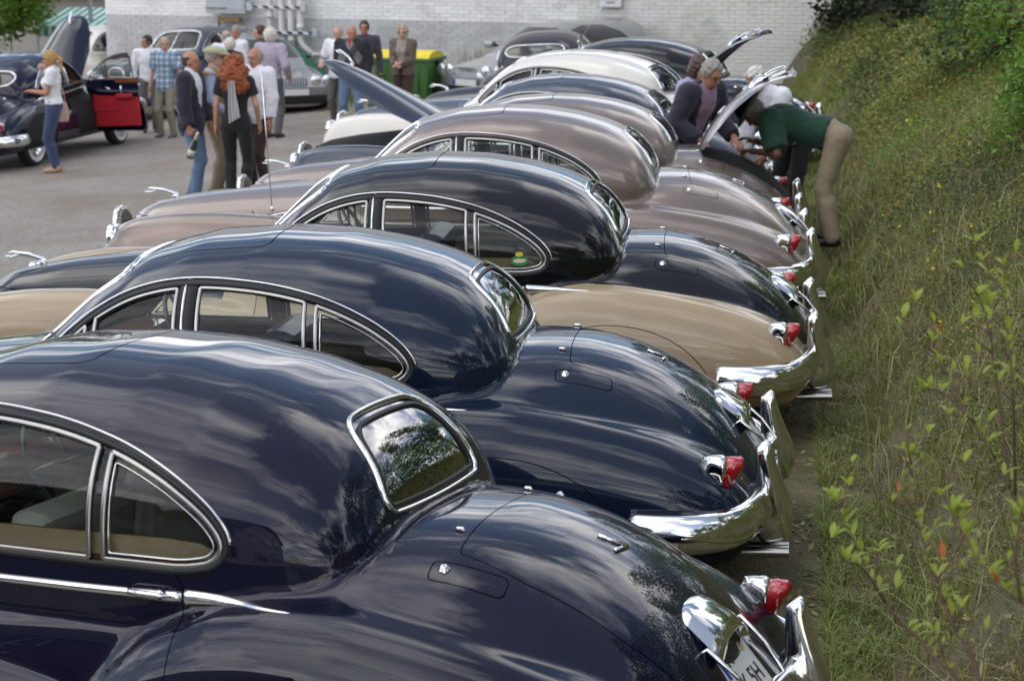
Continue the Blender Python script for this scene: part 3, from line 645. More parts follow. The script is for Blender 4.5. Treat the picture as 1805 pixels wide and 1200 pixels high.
def whinge(h): return (h[0], h[1], float(h[2] + DZ(np.array(h[0]), np.array(h[2]))))
_w = {k: None for k in SAL}
for key, me in SAL.items():
    k0 = key[0] if isinstance(key, tuple) else key; o = (0, 0, 0)
    if not isinstance(me, bpy.types.Mesh) or k0 in ('tyre', 'rim', 'whitewall'): continue
    if k0 in ('boot_lid', 'plate_hood', 'plate', 'plate_back', 'plate_hoop', 'badge'): o = HINGE_BOOT
    if k0 == 'bonnet': o = HINGE_BON
    if k0 == 'front_door': o = (HINGE_DOOR[0], key[1] * HINGE_DOOR[1], HINGE_DOOR[2])
    co = np.empty(len(me.vertices) * 3, np.float32); me.vertices.foreach_get('co', co); co = co.reshape(-1, 3).astype(float) + o
    if me.has_custom_normals:
        nn = np.array([c.vector for c in me.corner_normals]); vi = np.empty(len(me.loops), np.int32); me.loops.foreach_get('vertex_index', vi); vn = np.zeros((len(co), 3)); vn[vi] = nn
        e = .004; gx = (dz_f(co[:, 0] + e) - dz_f(co[:, 0] - e)) / (2 * e); vn[:, 0] -= gx * vn[:, 2]; vn /= np.linalg.norm(vn, axis=1, keepdims=True) + 1e-9
    co[:, 2] += DZ(co[:, 0], co[:, 2]); co -= whinge(o) if any(o) else (0, 0, 0)
    me.vertices.foreach_set('co', co.astype(np.float32).ravel()); me.update()
    if me.has_custom_normals: me.normals_split_custom_set_from_vertices(vn)
H0 = HINGE_BOOT; HINGE_BOOT = whinge(HINGE_BOOT); HINGE_BON = whinge(HINGE_BON); HINGE_DOOR = whinge(HINGE_DOOR)
PAINTED = {'body', 'boot_lid', 'bonnet', 'sunroof', 'fuel_lid', 'front_door', 'rear_door', 'wheel_spat'}
def base_name(o): return o.name.split('.')[0]
def make_saloon(spats=True, oval=False, plate=None):
    """one saloon at the origin, its parts as children"""
    S = SAL; r = empty('vintage_saloon')
    def ad(nm, key, par=r, loc=(0, 0, 0)): return obj(nm, S[key], par, loc)
    ad('body', 'body_oval' if oval else 'body'); ad('inner_shell', 'liner_oval' if oval else 'liner')
    rw = ad('rear_window', 'glass_oval' if oval else 'glass_rear'); ad('window_frame', 'fr_oval' if oval else 'fr_rear', rw)
    if not oval: ad('window_seal', 'sl_rear', rw)
    ws = ad('windscreen', 'glass_front'); ad('windscreen_frame', 'fr_front', ws); ad('windscreen_bar', 'fr_mid', ws); [ad('wiper', ('wiper', q_)) for q_ in (-1, 1)]
    bl = ad('boot_lid', ('boot_lid', 0), r, HINGE_BOOT)
    for nm, k in (('plate_hood', 'plate_hood'), ('plate_holder', 'plate_back'), ('number_plate', 'plate'), ('plate_guard', ('plate_hoop', -1)), ('plate_guard', ('plate_hoop', 1)), ('boot_badge', 'badge')): ad(nm, k, bl)
    bo = ad('bonnet', ('bonnet', 0), r, HINGE_BON)
    lp = ad('bonnet_mascot', 'leaper', bo, tuple(-q for q in HINGE_BON))
    ad('sunroof', ('sunroof', 0))
    for s in (-1, 1):
        fl = ad('fuel_lid', ('fuel_lid', s)); ad('lock', ('lock', s), fl)
        fd = ad('front_door', ('front_door', s), r, (HINGE_DOOR[0], s * HINGE_DOOR[1], HINGE_DOOR[2])); off = tuple(-q for q in fd.location)
        ad('door_handle', ('handle_front', s), fd, off)
        rd = ad('rear_door', ('rear_door', s)); ad('door_handle', ('handle_rear', s), rd)
        ad('wheel_spat', ('wheel_spat', s)) if spats else None
        ad('gutter_strip', ('gutter', s)); ad('window_seal', ('seal', s))
        for i in range(4):
            gl = ad('side_window', ('glass', s, i), fd if i < 2 else rd, off if i < 2 else (0, 0, 0)); ad('window_frame', ('frame', s, i), fd if i < 2 else rd, off if i < 2 else (0, 0, 0))
            if i in (0, 3): ad('inner_frame', ('inner', s, i), fd if i < 2 else rd, off if i < 2 else (0, 0, 0))
        pl = ad('door_pillar', ('pillar', s)); ad('pillar_bead', ('bead', s), pl)
        ad('waist_strip', ('strip', s)); ad('arrow_tip', ('tip', s)); ad('boot_hinge', ('hinge', s))
        st = ad('bonnet_strip', ('bstrip', s)); ad('bonnet_catch', ('catch', s), st)
        tl = ad('tail_lamp', ('lamp', s)); ad('lens', ('lens', s), tl); ad('overrider', ('horn', s))
        hl = ad('headlamp', ('hl_rim', s)); ad('lamp_glass', ('hl_glass', s), hl); ad('fog_lamp', ('fog', s)); ad('indicator', ('ind', s))
        ad('door_capping', ('cap', s)); ad('door_card', ('card', s))
        for nm, x in (('front_wheel', -4.12), ('rear_wheel', -1.12)):
            wh = obj('wheel', S['tyre'], r, (x, s * .70, .355), (R(-90 * s), 0, 0)); obj('rim', S['rim'], wh); obj('tyre_band', S['whitewall'], wh)
    ad('rear_bumper', 'bumper_rear'); ad('front_bumper', 'bumper_front'); gf = ad('grille', 'grille'); ad('grille_frame', 'grille_frame', gf); ad('grille_back', 'grille_back', gf)
    ad('exhaust_pipe', 'exhaust'); ad('cabin_floor', 'floor'); ad('headlining', 'headliner'); ad('dashboard', 'dash'); ad('steering_wheel', 'steering'); ad('front_seat', 'seat_l'); ad('front_seat', 'seat_r'); ad('rear_seat', 'seat_rear')
    return r
def style(r, upper, lower=None, seat=None):
    """give one car its own paint and leather through the object slots"""
    def go(o):
        for c in o.children:
            b = base_name(c)
            if b in PAINTED:
                for i, m in enumerate((upper, lower or upper)):
                    if i < len(c.material_slots): c.material_slots[i].link = 'OBJECT'; c.material_slots[i].material = m
            if seat and b in ('front_seat', 'rear_seat'): c.material_slots[0].link = 'OBJECT'; c.material_slots[0].material = seat
            go(c)
    go(r)
def kid(r, name, side=None, k=0):
    l = [c for c in r.children if base_name(c) == name]
    if side is not None: l = [c for c in l if (sum((Vector(b) for b in c.bound_box), Vector()) / 8 + c.location).y * side > 0]
    return l[k]
# ------------------------------------------------------------------ the row of cars
NAVY = PAINT0; PETROL = paint('paint_petrol', (.004, .011, .028)); BLACKP = paint('paint_black', (.004, .004, .005))
BEIGE = paint('paint_beige', (.40, .31, .19), rough=.35); TAUPE = paint('paint_taupe', (.215, .165, .135), metal=.55, rough=.34)
BLUE = paint('paint_blue', (.012, .022, .045), metal=.2); CREAM = paint('paint_cream', (.72, .68, .60), rough=.3)
GREYL = mat('leather_greygreen', (.30, .31, .26), .4, noise=.12, nscale=6); DARKL = mat('leather_dark', (.025, .022, .022), .35, noise=.15, nscale=6); REDL = mat('leather_red', (.22, .012, .016), .45, noise=.12, nscale=6)
PROTO = make_saloon()
ROWG = 'old saloons parked side by side along the bank'
row = [  # x, y of the tail, heading, scale, upper, lower, seats, label
    (-.60, 5.73, -7.2, 1, NAVY, None, GREYL, 'glossy navy saloon nearest the camera with grey leather rear seat'),
    (-.90, 8.50, 5.8, 1, PETROL, None, DARKL, 'dark petrol blue saloon between the navy saloon and the black and beige one'),
    (-.988, 11.35, 7.0, 1, BLACKP, BEIGE, DARKL, 'two-tone saloon, black over beige, green sticker in its rear quarter window'),
    (-1.289, 14.1, 8.5, 1, TAUPE, None, DARKL, 'taupe saloon with closed boot, leaping mascot and tall mast aerial'),
    (-1.62, 16.6, 7.0, .95, TAUPE, None, DARKL, 'taupe saloon with raised boot lid people are leaning over'),
    (-2.05, 18.87, 0, .95, BLUE, None, DARKL, 'dark blue saloon with its bonnet raised in the row'),
    (-2.45, 21.5, -5, 1, CREAM, None, DARKL, 'cream saloon with dark blue bonnet and raised dark blue boot lid'),
    (-2.2, 23.8, -3, 1, BLACKP, None, DARKL, 'black saloon with a slanting aerial, last in the row'),
]
SLOPE = .0568
def gz(x): return SLOPE * (max(min(x, -1.0), -24) + 1.0)
def park(c, x, y, a, s=1., dz=0., roll=0.):
    M = Matrix.Translation((x, y, gz(x) + dz)) @ Matrix.Rotation(-math.atan(SLOPE), 4, 'Y') @ Matrix.Rotation(R(a), 4, 'Z') @ Matrix.Rotation(R(roll), 4, 'X')
    c.location = M.translation; c.rotation_euler = M.to_euler(); c.scale = (s, s, s)
CARS = []
for i, (x, y, a, sc, up, lo, seat, lab) in enumerate(row):
    c = PROTO if i == 0 else copy_tree(PROTO)
    park(c, x, y, a, sc, (-.060, -.033, -.012, .04)[i] if i < 4 else 0, (-3.2, -1.0, 1.2, 0)[i] if i < 4 else 0); tag(c, lab, 'saloon car', ROWG); style(c, up, lo, seat); CARS.append(c)
for nm in ('bonnet', 'boot_lid'): kid(CARS[6], nm).material_slots[0].material = BLUE
for i in (4, 6): kid(CARS[i], 'boot_lid').rotation_euler.y = R(-72)
kid(CARS[5], 'bonnet').rotation_euler.y = R(33)
# ------------------------------------------------------------------ ground, bank
def vnoise(P, sc, seed=0):
    """smooth value noise of 2D points"""
    P = np.asarray(P) * sc + seed * 17.3; i = np.floor(P).astype(np.int64); f = P - i; f = f * f * (3 - 2 * f)
    def h(a, b): 
        v = np.sin(a * 127.1 + b * 311.7 + seed * 7.7) * 43758.5453; return v - np.floor(v)
    a, b = h(i[:, 0], i[:, 1]), h(i[:, 0] + 1, i[:, 1]); c, d = h(i[:, 0], i[:, 1] + 1), h(i[:, 0] + 1, i[:, 1] + 1)
    return (a * (1 - f[:, 0]) + b * f[:, 0]) * (1 - f[:, 1]) + (c * (1 - f[:, 0]) + d * f[:, 0]) * f[:, 1]
def gzv(x): return SLOPE * (np.clip(x, -24, -1.0) + 1.0)
def ground_mat():
    m = mat('gravel', (.2, .18, .16), .92, bump=.0); t = m.node_tree; b = t.nodes['Principled BSDF']; tcn = t.nodes.new('ShaderNodeTexCoord')
    def noise(sc, det=6, rg=.6):
        n = t.nodes.new('ShaderNodeTexNoise'); n.inputs['Scale'].default_value = sc; n.inputs['Detail'].default_value = det; n.inputs['Roughness'].default_value = rg
        t.links.new(tcn.outputs['Object'], n.inputs['Vector']); return n
    a, c = noise(.6, 9, .72), noise(30, 5, .8); v = t.nodes.new('ShaderNodeTexVoronoi'); v.inputs['Scale'].default_value = 55; t.links.new(tcn.outputs['Object'], v.inputs['Vector'])
    r1 = t.nodes.new('ShaderNodeValToRGB'); e = r1.color_ramp.elements; e[0].position = .35; e[0].color = (.33, .275, .21, 1); e[1].position = .68; e[1].color = (.46, .435, .40, 1); t.links.new(a.outputs['Fac'], r1.inputs[0])
    r2 = t.nodes.new('ShaderNodeValToRGB'); e = r2.color_ramp.elements; e[0].position = .3; e[0].color = (.35, .35, .35, 1); e[1].position = .75; e[1].color = (1.35, 1.33, 1.3, 1); t.links.new(c.outputs['Fac'], r2.inputs[0])
    mm = t.nodes.new('ShaderNodeMixRGB'); mm.blend_type = 'MULTIPLY'; mm.inputs[0].default_value = .95; t.links.new(r1.outputs[0], mm.inputs[1]); t.links.new(r2.outputs[0], mm.inputs[2])
    m2 = t.nodes.new('ShaderNodeMixRGB'); m2.blend_type = 'MULTIPLY'; m2.inputs[0].default_value = .35; t.links.new(mm.outputs[0], m2.inputs[1]); t.links.new(v.outputs['Color'], m2.inputs[2]); t.links.new(m2.outputs[0], b.inputs['Base Color'])
    bp = t.nodes.new('ShaderNodeBump'); bp.inputs['Strength'].default_value = .7; bp.inputs['Distance'].default_value = .02; t.links.new(c.outputs['Fac'], bp.inputs['Height']); t.links.new(bp.outputs[0], b.inputs['Normal']); return m
xs = np.r_[-400, -120, -60, -40, -24.5, np.linspace(-23.5, -1.2, 24), -.9, 0, 30, 400]; ys = np.r_[-400, -100, np.linspace(-40, 60, 21), 120, 500]
gx, gy = np.meshgrid(xs, ys, indexing='ij'); V = np.stack([gx, gy, gzv(gx)], -1).reshape(-1, 3); n = len(ys)
F = [(i * n + j, (i + 1) * n + j, (i + 1) * n + j + 1, i * n + j + 1) for i in range(len(xs) - 1) for j in range(n - 1)]
tag(obj('ground', arrmesh('ground', V, F, ground_mat())), kind='structure')
rx = np.r_[-90, np.linspace(-24, 20, 23), 90]; ry = np.array([-40., -25, -12, 0., 2.6]); ax_, ay_ = np.meshgrid(rx, ry, indexing='ij'); V = np.stack([ax_, ay_, gzv(ax_) + .006], -1).reshape(-1, 3)
tag(obj('road', arrmesh('road', V, [(i * 5 + j, (i + 1) * 5 + j, (i + 1) * 5 + j + 1, i * 5 + j + 1) for i in range(len(rx) - 1) for j in range(4)], mat('asphalt', (.045, .045, .047), .85, noise=.3, nscale=6, bump=.5, bscale=70))), kind='structure')  # dark sheet out of view, added to darken reflections in the car sides
def foot(y): return np.interp(y, [0, 21, 26, 33, 40], [.45, -1.76, -2.4, -3.45, -4.5])
def bank_h(x, y):
    d = np.maximum(x - foot(y), 0); wd = np.interp(y, [4, 12, 22, 33], [1.30, 1.20, .95, .62])
    nz = (vnoise(np.stack([x, y], -1).reshape(-1, 2), .9, 3) - .5).reshape(np.shape(x)); n2 = (vnoise(np.stack([x, y], -1).reshape(-1, 2), 3.1, 5) - .5).reshape(np.shape(x))
    top = np.interp(y, [4, 10, 14, 20, 33], [2.3, 2.1, 1.75, 1.38, 1.28])
    return top * (1 - np.exp(-(d / wd) ** 1.12)) + (nz * .22 + n2 * .07) * np.clip(d * 1.6, 0, 1) + gzv(x) * (d <= 0)
def bank_mat():
    m = mat('bank_soil', (.05, .045, .025), .95); t = m.node_tree; b = t.nodes['Principled BSDF']; tcn = t.nodes.new('ShaderNodeTexCoord')
    n = t.nodes.new('ShaderNodeTexNoise'); n.inputs['Scale'].default_value = 2.2; n.inputs['Detail'].default_value = 9; n.inputs['Roughness'].default_value = .7; t.links.new(tcn.outputs['Object'], n.inputs['Vector'])
    r = t.nodes.new('ShaderNodeValToRGB'); e = r.color_ramp.elements; e[0].position = .35; e[0].color = (.07, .075, .03, 1); e[1].position = .66; e[1].color = (.20, .16, .09, 1); t.links.new(n.outputs['Fac'], r.inputs[0]); t.links.new(r.outputs[0], b.inputs['Base Color'])
    n2 = t.nodes.new('ShaderNodeTexNoise'); n2.inputs['Scale'].default_value = 45; n2.inputs['Detail'].default_value = 6; t.links.new(tcn.outputs['Object'], n2.inputs['Vector'])
    bp = t.nodes.new('ShaderNodeBump'); bp.inputs['Strength'].default_value = 1; bp.inputs['Distance'].default_value = .04; t.links.new(n2.outputs['Fac'], bp.inputs['Height']); t.links.new(bp.outputs[0], b.inputs['Normal']); return m
dd = np.r_[np.linspace(-.9, 3.2, 62), 4, 6, 10, 18, 40]; ys = np.r_[2.0, np.linspace(3, 38, 210)]
gy, gd = np.meshgrid(ys, dd, indexing='ij'); gxx = foot(gy) + gd; z = bank_h(gxx, gy) + .006; z[:, 0] -= .05
V = np.stack([gxx, gy, z], -1).reshape(-1, 3); n = len(dd); F = [(i * n + j, i * n + j + 1, (i + 1) * n + j + 1, (i + 1) * n + j) for i in range(len(ys) - 1) for j in range(n - 1)]
tag(obj('bank', arrmesh('bank', V, F, bank_mat())), kind='structure')
# --- foliage helpers: leaves are small folded quads
def leafmat(name, col, tr=.35, rough=.5):
    m = bpy.data.materials.new(name); m.use_nodes = True; t = m.node_tree; b = t.nodes['Principled BSDF']; b.inputs['Roughness'].default_value = rough
    g = t.nodes.new('ShaderNodeNewGeometry'); h = t.nodes.new('ShaderNodeHueSaturation'); h.inputs['Color'].default_value = (*col, 1)
    mr = t.nodes.new('ShaderNodeMapRange'); mr.inputs[3].default_value = .55; mr.inputs[4].default_value = 1.5; t.links.new(g.outputs['Random Per Island'], mr.inputs[0]); t.links.new(mr.outputs[0], h.inputs['Value'])
    m2 = t.nodes.new('ShaderNodeMapRange'); m2.inputs[3].default_value = .475; m2.inputs[4].default_value = .525; t.links.new(g.outputs['Random Per Island'], m2.inputs[0]); t.links.new(m2.outputs[0], h.inputs['Hue'])
    t.links.new(h.outputs[0], b.inputs['Base Color'])
    if tr:
        tl = t.nodes.new('ShaderNodeBsdfTranslucent'); x = t.nodes.new('ShaderNodeMixShader'); x.inputs[0].default_value = tr; t.links.new(h.outputs[0], tl.inputs[0]); o = t.nodes['Material Output']
        t.links.new(b.outputs[0], x.inputs[1]); t.links.new(tl.outputs[0], x.inputs[2]); t.links.new(x.outputs[0], o.inputs[0])
    MATS[name] = m; return m
def leaves(P, size, mats, mi=None, up=.5, aspect=.5):
    """one quad (rhombus) per point"""
    n = len(P); d = rng.normal(size=(n, 3)); d[:, 2] = d[:, 2] * .6 + .15; d /= np.linalg.norm(d, axis=1, keepdims=True)
    u = rng.normal(size=(n, 3)); u[:, 2] += up * 2; s = np.cross(d, u); s /= np.linalg.norm(s, axis=1, keepdims=True) + 1e-9
    L = (np.asarray(size) * rng.uniform(.7, 1.35, n))[:, None]
    V = np.stack([P, P + d * L * .5 + s * L * aspect * .5, P + d * L, P + d * L * .5 - s * L * aspect * .5], 1).reshape(-1, 3)
    F = np.arange(n * 4).reshape(-1, 4); return V, F, mi
def blades(P, h, lean=.35, wdt=.004):
    """grass blades: a bent strip of two quads each, the second one a tip"""
    n = len(P); a = rng.uniform(0, 2 * np.pi, n); d = np.stack([np.cos(a), np.sin(a), 0 * a], 1); s = np.stack([-np.sin(a), np.cos(a), 0 * a], 1)
    h = np.asarray(h) * rng.uniform(.5, 1.3, n); l = np.abs(rng.normal(lean, .25, n)); H = h[:, None]; up = np.array([0, 0, 1.])
    p0 = P; p1 = P + up * H * .55 + d * H * l[:, None] * .3; p2 = P + up * H * (1 - .35 * np.clip(l, 0, 1.2))[:, None] + d * H * l[:, None]
    w0 = wdt * rng.uniform(.7, 1.4, n)[:, None]
    V = np.stack([p0 - s * w0, p0 + s * w0, p1 + s * w0 * .8, p1 - s * w0 * .8, p2 + s * w0 * .15, p2 - s * w0 * .15], 1).reshape(-1, 3)
    b = np.arange(n)[:, None] * 6; F = np.concatenate([b + [[0, 1, 2, 3]], b + [[3, 2, 4, 5]]]); return V, F
LEAF_OLIVE = leafmat('leaf_olive', (.27, .27, .055)); LEAF_DARK = leafmat('leaf_dark', (.08, .115, .034)); LEAF_BROWN = leafmat('leaf_brown', (.33, .25, .08)); LEAF_MID = leafmat('leaf_mid', (.18, .29, .05))
LEAF_BRIGHT = leafmat('leaf_bright', (.16, .27, .035), .45); GRASS_M = leafmat('grass_green', (.235, .27, .06)); GRASS_DRY = leafmat('grass_dry', (.30, .25, .11)); LEAF_BLACK = leafmat('leaf_conifer', (.016, .032, .013), .15); FLOWER = leafmat('flower_yellow', (.75, .55, .03), .2)
# --- creeping shrub cover on the bank: arched sprays carrying small leaves
def cover(n, y0, y1, size, dmin=.18, dmax=3.6):
    y = y0 + (y1 - y0) * rng.random(n) ** 1.0; d = rng.uniform(dmin, dmax, n) ** 1.0; x = foot(y) + d
    pn = vnoise(np.stack([x, y], 1), 1.3, 2) + .5 * vnoise(np.stack([x, y], 1), 4, 8); dens = np.clip((d - dmin) * 1.6, 0, 1) * np.clip(pn * 1.6 - .35 + .22 + np.abs(y - 9) * .05, .15, 1); k = rng.random(n) < dens; x, y, d, pn = x[k], y[k], d[k], pn[k]
    z = bank_h(x, y); thick = np.interp(y, [5, 12, 22, 33], [.07, .12, .22, .32]) * (.3 + 1.1 * vnoise(np.stack([x, y], 1), 2.0, 4)); P = np.stack([x, y, z + thick * rng.random(len(x)) ** .6], 1)
    # gather the leaves into sprays
    c = rng.normal(size=(len(P), 3)) * .02; P += c
    return P, pn
allV, allF, allM = [], [], []
def acc(V, F, m):
    b = sum(len(v) for v in allV); allV.append(V); allF.append(F + b); allM.append(np.full(len(F), m) if np.isscalar(m) else m)
def flush(name, mats):
    o = obj(name, arrmesh(name, np.concatenate(allV), np.concatenate(allF), mats, mi=np.concatenate(allM), smooth=False)); allV.clear(); allF.clear(); allM.clear(); return o
for (nn_, y0, y1, sz) in ((210000, 4.5, 9, .015), (150000, 9, 15, .021), (140000, 15, 23, .032), (110000, 22, 37, .05)):
    P, pn = cover(nn_, y0, y1, sz); patch = vnoise(P[:, :2], .8, 9) + .4 * vnoise(P[:, :2], 3.3, 6); q = patch + rng.normal(0, .22, len(P))
    mi = np.where(q < .50, 1, np.where(q < .84, 0, np.where(q < .98, 2, 3))); V, F, _ = leaves(P, sz, None); acc(V, F, mi)
tag(flush('ground_cover', [LEAF_OLIVE, LEAF_DARK, LEAF_BROWN, LEAF_MID]), kind='stuff')
# --- grass on the foot of the bank and between the shrubs
def grass_pts(n, y0, y1, d0, d1, pw=1.):
    y = rng.uniform(y0, y1, n); d = d0 + (d1 - d0) * rng.random(n) ** pw; x = foot(y) + d; q = vnoise(np.stack([x, y], 1), 1.7, 12) + .5 * vnoise(np.stack([x, y], 1), 6, 14); k = rng.random(n) < np.clip(q * 2.1 - .75, .05, 1)
    x, y = x[k], y[k]; return np.stack([x, y, bank_h(x, y)], 1)
P = grass_pts(46000, 4.5, 14, -.25, .95, 2.4); V, F = blades(P, .10, .8, .0022); q = vnoise(P[:, :2], 1.1, 21) + rng.normal(0, .25, len(P)); acc(V, F, np.tile(np.where(q > .72, 1, 0), 2))
P = grass_pts(26000, 14, 34, -.35, .7, 1.8); V, F = blades(P, .15, .6, .005); q = vnoise(P[:, :2], 1.1, 22) + rng.normal(0, .25, len(P)); acc(V, F, np.tile(np.where(q > .8, 1, 0), 2))
P = grass_pts(5000, 5, 20, .0, 1.8); V, F = blades(P, .36, .9, .0028); acc(V, F, 1)
P = np.stack([rng.uniform(-18.5, -8, 5200), rng.uniform(35.2, 37.9, 5200), np.zeros(5200)], 1); P[:, 1] += np.interp(P[:, 0], [-18.5, -8], [1.2, -.3]); P = P[rng.random(len(P)) < np.clip(vnoise(P[:, :2], .8, 31) * 2 - .35, 0, 1)]; P[:, 2] = gzv(P[:, 0]); V, F = blades(P, .28, .3, .010); acc(V, F, np.tile(np.where(rng.random(len(P)) < .25, 1, 0), 2))
P = np.stack([rng.normal(-9.5, .55, 500), rng.uniform(36.6, 37.5, 500), np.zeros(500)], 1); P[:, 2] = gzv(P[:, 0]); V, F = blades(P, .9, .2, .008); acc(V, F, np.tile(np.where(rng.random(len(P)) < .5, 1, 0), 2))
tag(flush('grass', [GRASS_M, GRASS_DRY]), kind='stuff')
P = grass_pts(5200, 4.6, 20, -.45, .5); P[:, 2] += .012; V, F, _ = leaves(P, .045, None, up=2.); acc(V, F, np.where(rng.random(len(P)) < .6, 0, 1)); tag(flush('leaf_litter', [GRASS_DRY, LEAF_BROWN]), kind='stuff')
P = grass_pts(70, 10, 24, .1, 1.4); P[:, 2] += rng.uniform(.1, .28, len(P)); P = np.repeat(P, 3, 0); V, F, _ = leaves(P, .022, None, up=2., aspect=.9); acc(V, F, 0); tag(flush('yellow_flowers', [FLOWER]), kind='stuff')
# --- trees
BARK = mat('bark', (.09, .065, .045), .9, noise=.35, nscale=12, bump=.6, bscale=25)
def crown_pts(c, r, n, cl=26, flat=1., seed=0):
    """clumped points in a lumpy crown"""
    g = np.random.default_rng(seed); C_ = g.normal(size=(cl, 3)); C_ /= np.linalg.norm(C_, axis=1, keepdims=True); C_ *= g.uniform(.35, 1., (cl, 1)) ** .6; cr = g.uniform(.22, .42, cl)
    k = g.integers(0, cl, n); d = g.normal(size=(n, 3)); d /= np.linalg.norm(d, axis=1, keepdims=True); d *= g.uniform(.25, 1., (n, 1)) ** .5
    P = C_[k] + d * cr[k][:, None]; P[:, 2] *= flat; return np.asarray(c) + P * np.asarray(r), C_ * np.asarray(r) + np.asarray(c)
def tree(name, label, x, y, z, h, r, mats, n, leaf, trunk=.14, seed=1, cz=None, group=None, wts=(.55, .45), cat='tree', rz_=None):
    t = empty(name, (x, y, z), 0, label, cat, group); cz = cz or h * .62; rr = rz_ or h - cz
    P, Cc = crown_pts((0, 0, cz), (r, r, rr), n, 30, 1., seed); V, F, _ = leaves(P, leaf, None, aspect=.55)
    mi = (np.random.default_rng(seed).random(n) + .5 * vnoise(P[:, [0, 2]], 1.2 / max(r, .5), seed) > wts[0] + .25).astype(int); obj('crown', arrmesh('crown', V, F, mats, mi=mi, smooth=False), t)
    mb = MB(); top = Vector((0, 0, cz)); mb.tube([(0, 0, -.3), (.03, .02, h * .2), (-.02, .03, cz * .75), top], [trunk * 1.25, trunk, trunk * .75, trunk * .4], 9)
    for c in Cc[::3]:
        a = Vector((0, 0, cz * random.uniform(.45, .8))); b = Vector(c); mb.tube([a, a.lerp(b, .5) + Vector((0, 0, .1 * r)), b], [trunk * .45, trunk * .25, trunk * .08], 6)
    mb.build('trunk', BARK, t); return t
# shrubs and trees on the bank, right of the picture
tree('conifer', 'dark conifer at the top of the bank beside the brick wall', -2.25, 33.2, .6, 6.0, 1.5, [LEAF_BLACK, LEAF_BLACK], 14000, .11, .18, 3, 2.6, rz_=2.7)
tree('conifer', 'dark dense evergreen standing on the bank behind the bright shrub', -.85, 29, .9, 6., 1.6, [LEAF_BLACK, LEAF_BLACK], 14000, .10, .18, 4, 2.6, rz_=2.7)
tree('leafy_shrub', 'bright green leafy shrub high on the bank at the right edge', .62, 14.8, 1.25, 2.4, .85, [LEAF_MID, LEAF_BRIGHT], 9000, .060, .04, 5, 1.0, cat='shrub', rz_=1.4)
tree('leafy_shrub', 'mid green shrub on the bank in front of the dark evergreen', -.05, 21.5, 1.15, 1.9, .95, [LEAF_DARK, LEAF_MID], 8000, .065, .04, 6, .8, cat='shrub', rz_=1.0)
for i, (x, y, h, r) in enumerate([(5.5, 9, 7, 2.4), (7.5, 15, 9, 3.0), (4.8, 2.0, 6, 2.2), (6.5, -4, 8, 2.6), (4.2, 20, 7, 2.2), (3.6, 32, 8, 2.5)]):
    tree('bank_tree', ['broad tree standing on the bank top above the cars', 'tallest broad tree on the bank, set back from its edge', 'small tree on the bank behind the photographer', 'tree beyond the near end of the bank', 'slim tree on the bank above the raised boot lids', 'tree at the far end of the bank by the wall'][i], x, y, 1.9 if y > 3 else .2, h, r, [LEAF_DARK, LEAF_MID], 5000, .20, .16, 20 + i, group='trees on the bank')
for i, (x, y, r) in enumerate([(1.7, 6.2, .9), (1.9, 8.4, 1.1), (1.75, 10.6, 1.0), (2.2, 12.6, 1.2), (2.3, 15.6, 1.2), (2.4, 18.6, 1.3)]):
    tree('bank_shrub', ['first shrub along the bank top, nearest the photographer', 'second shrub along the bank top', 'third shrub along the bank top', 'fourth shrub along the bank top', 'fifth shrub along the bank top', 'last shrub along the bank top, by the tall tree'][i], x, y, 1.3, 1.9 + .3 * (i % 3), r, [LEAF_DARK, LEAF_MID], 5000, .07, .04, 80 + i, .7, 'shrubs along the bank top', cat='shrub', rz_=1.2)
# overhanging branch in front of the wall
br = empty('hanging_branch', (-1.95, 32.2, 2.2), 0, 'leafy branch reaching left from the dark conifer across the wall', 'branch'); mb = MB(); pts = [Vector((.6, .2, .0)), Vector((.2, 0, -.25)), Vector((-.25, 0, -.40)), Vector((-.7, -.05, -.42)), Vector((-1.05, -.05, -.5))]
mb.tube(pts, [.03, .022, .015, .01, .005], 6); mb.build('stem', BARK, br); Q = []
for i in range(520): t_ = random.random() * 3.99; k = int(t_); p = pts[k].lerp(pts[k + 1], t_ - k); Q.append(p + Vector((random.gauss(0, .12), random.gauss(0, .12), random.gauss(-.05, .13))))
V, F, _ = leaves(np.array(Q), .075, None); obj('foliage', arrmesh('foliage', V, F, [LEAF_DARK]), br)
# trees behind the stalls, far left
for i, (x, y, z, h, r, ms) in enumerate([(-26.5, 48, -1.2, 5.5, 2.6, [LEAF_DARK, LEAF_MID]), (-24.2, 44, -1.1, 3.6, 1.7, [LEAF_MID, LEAF_BRIGHT]), (-23.5, 62, -1.1, 9, 4.5, [LEAF_DARK, LEAF_BLACK]), (-31, 66, -1.1, 9, 5, [LEAF_DARK, LEAF_MID])]):
    tree('leafy_tree', ['dark green tree at the left edge behind the awning', 'bright yellow-green tree beside the brown tiled roof', 'large dark tree behind the brown tiled roof', 'large tree far behind the left awning'][i], x, y, z, h, r, ms, 7000, .16 if i < 2 else .3, .2, 40 + i, group='trees behind the yard')
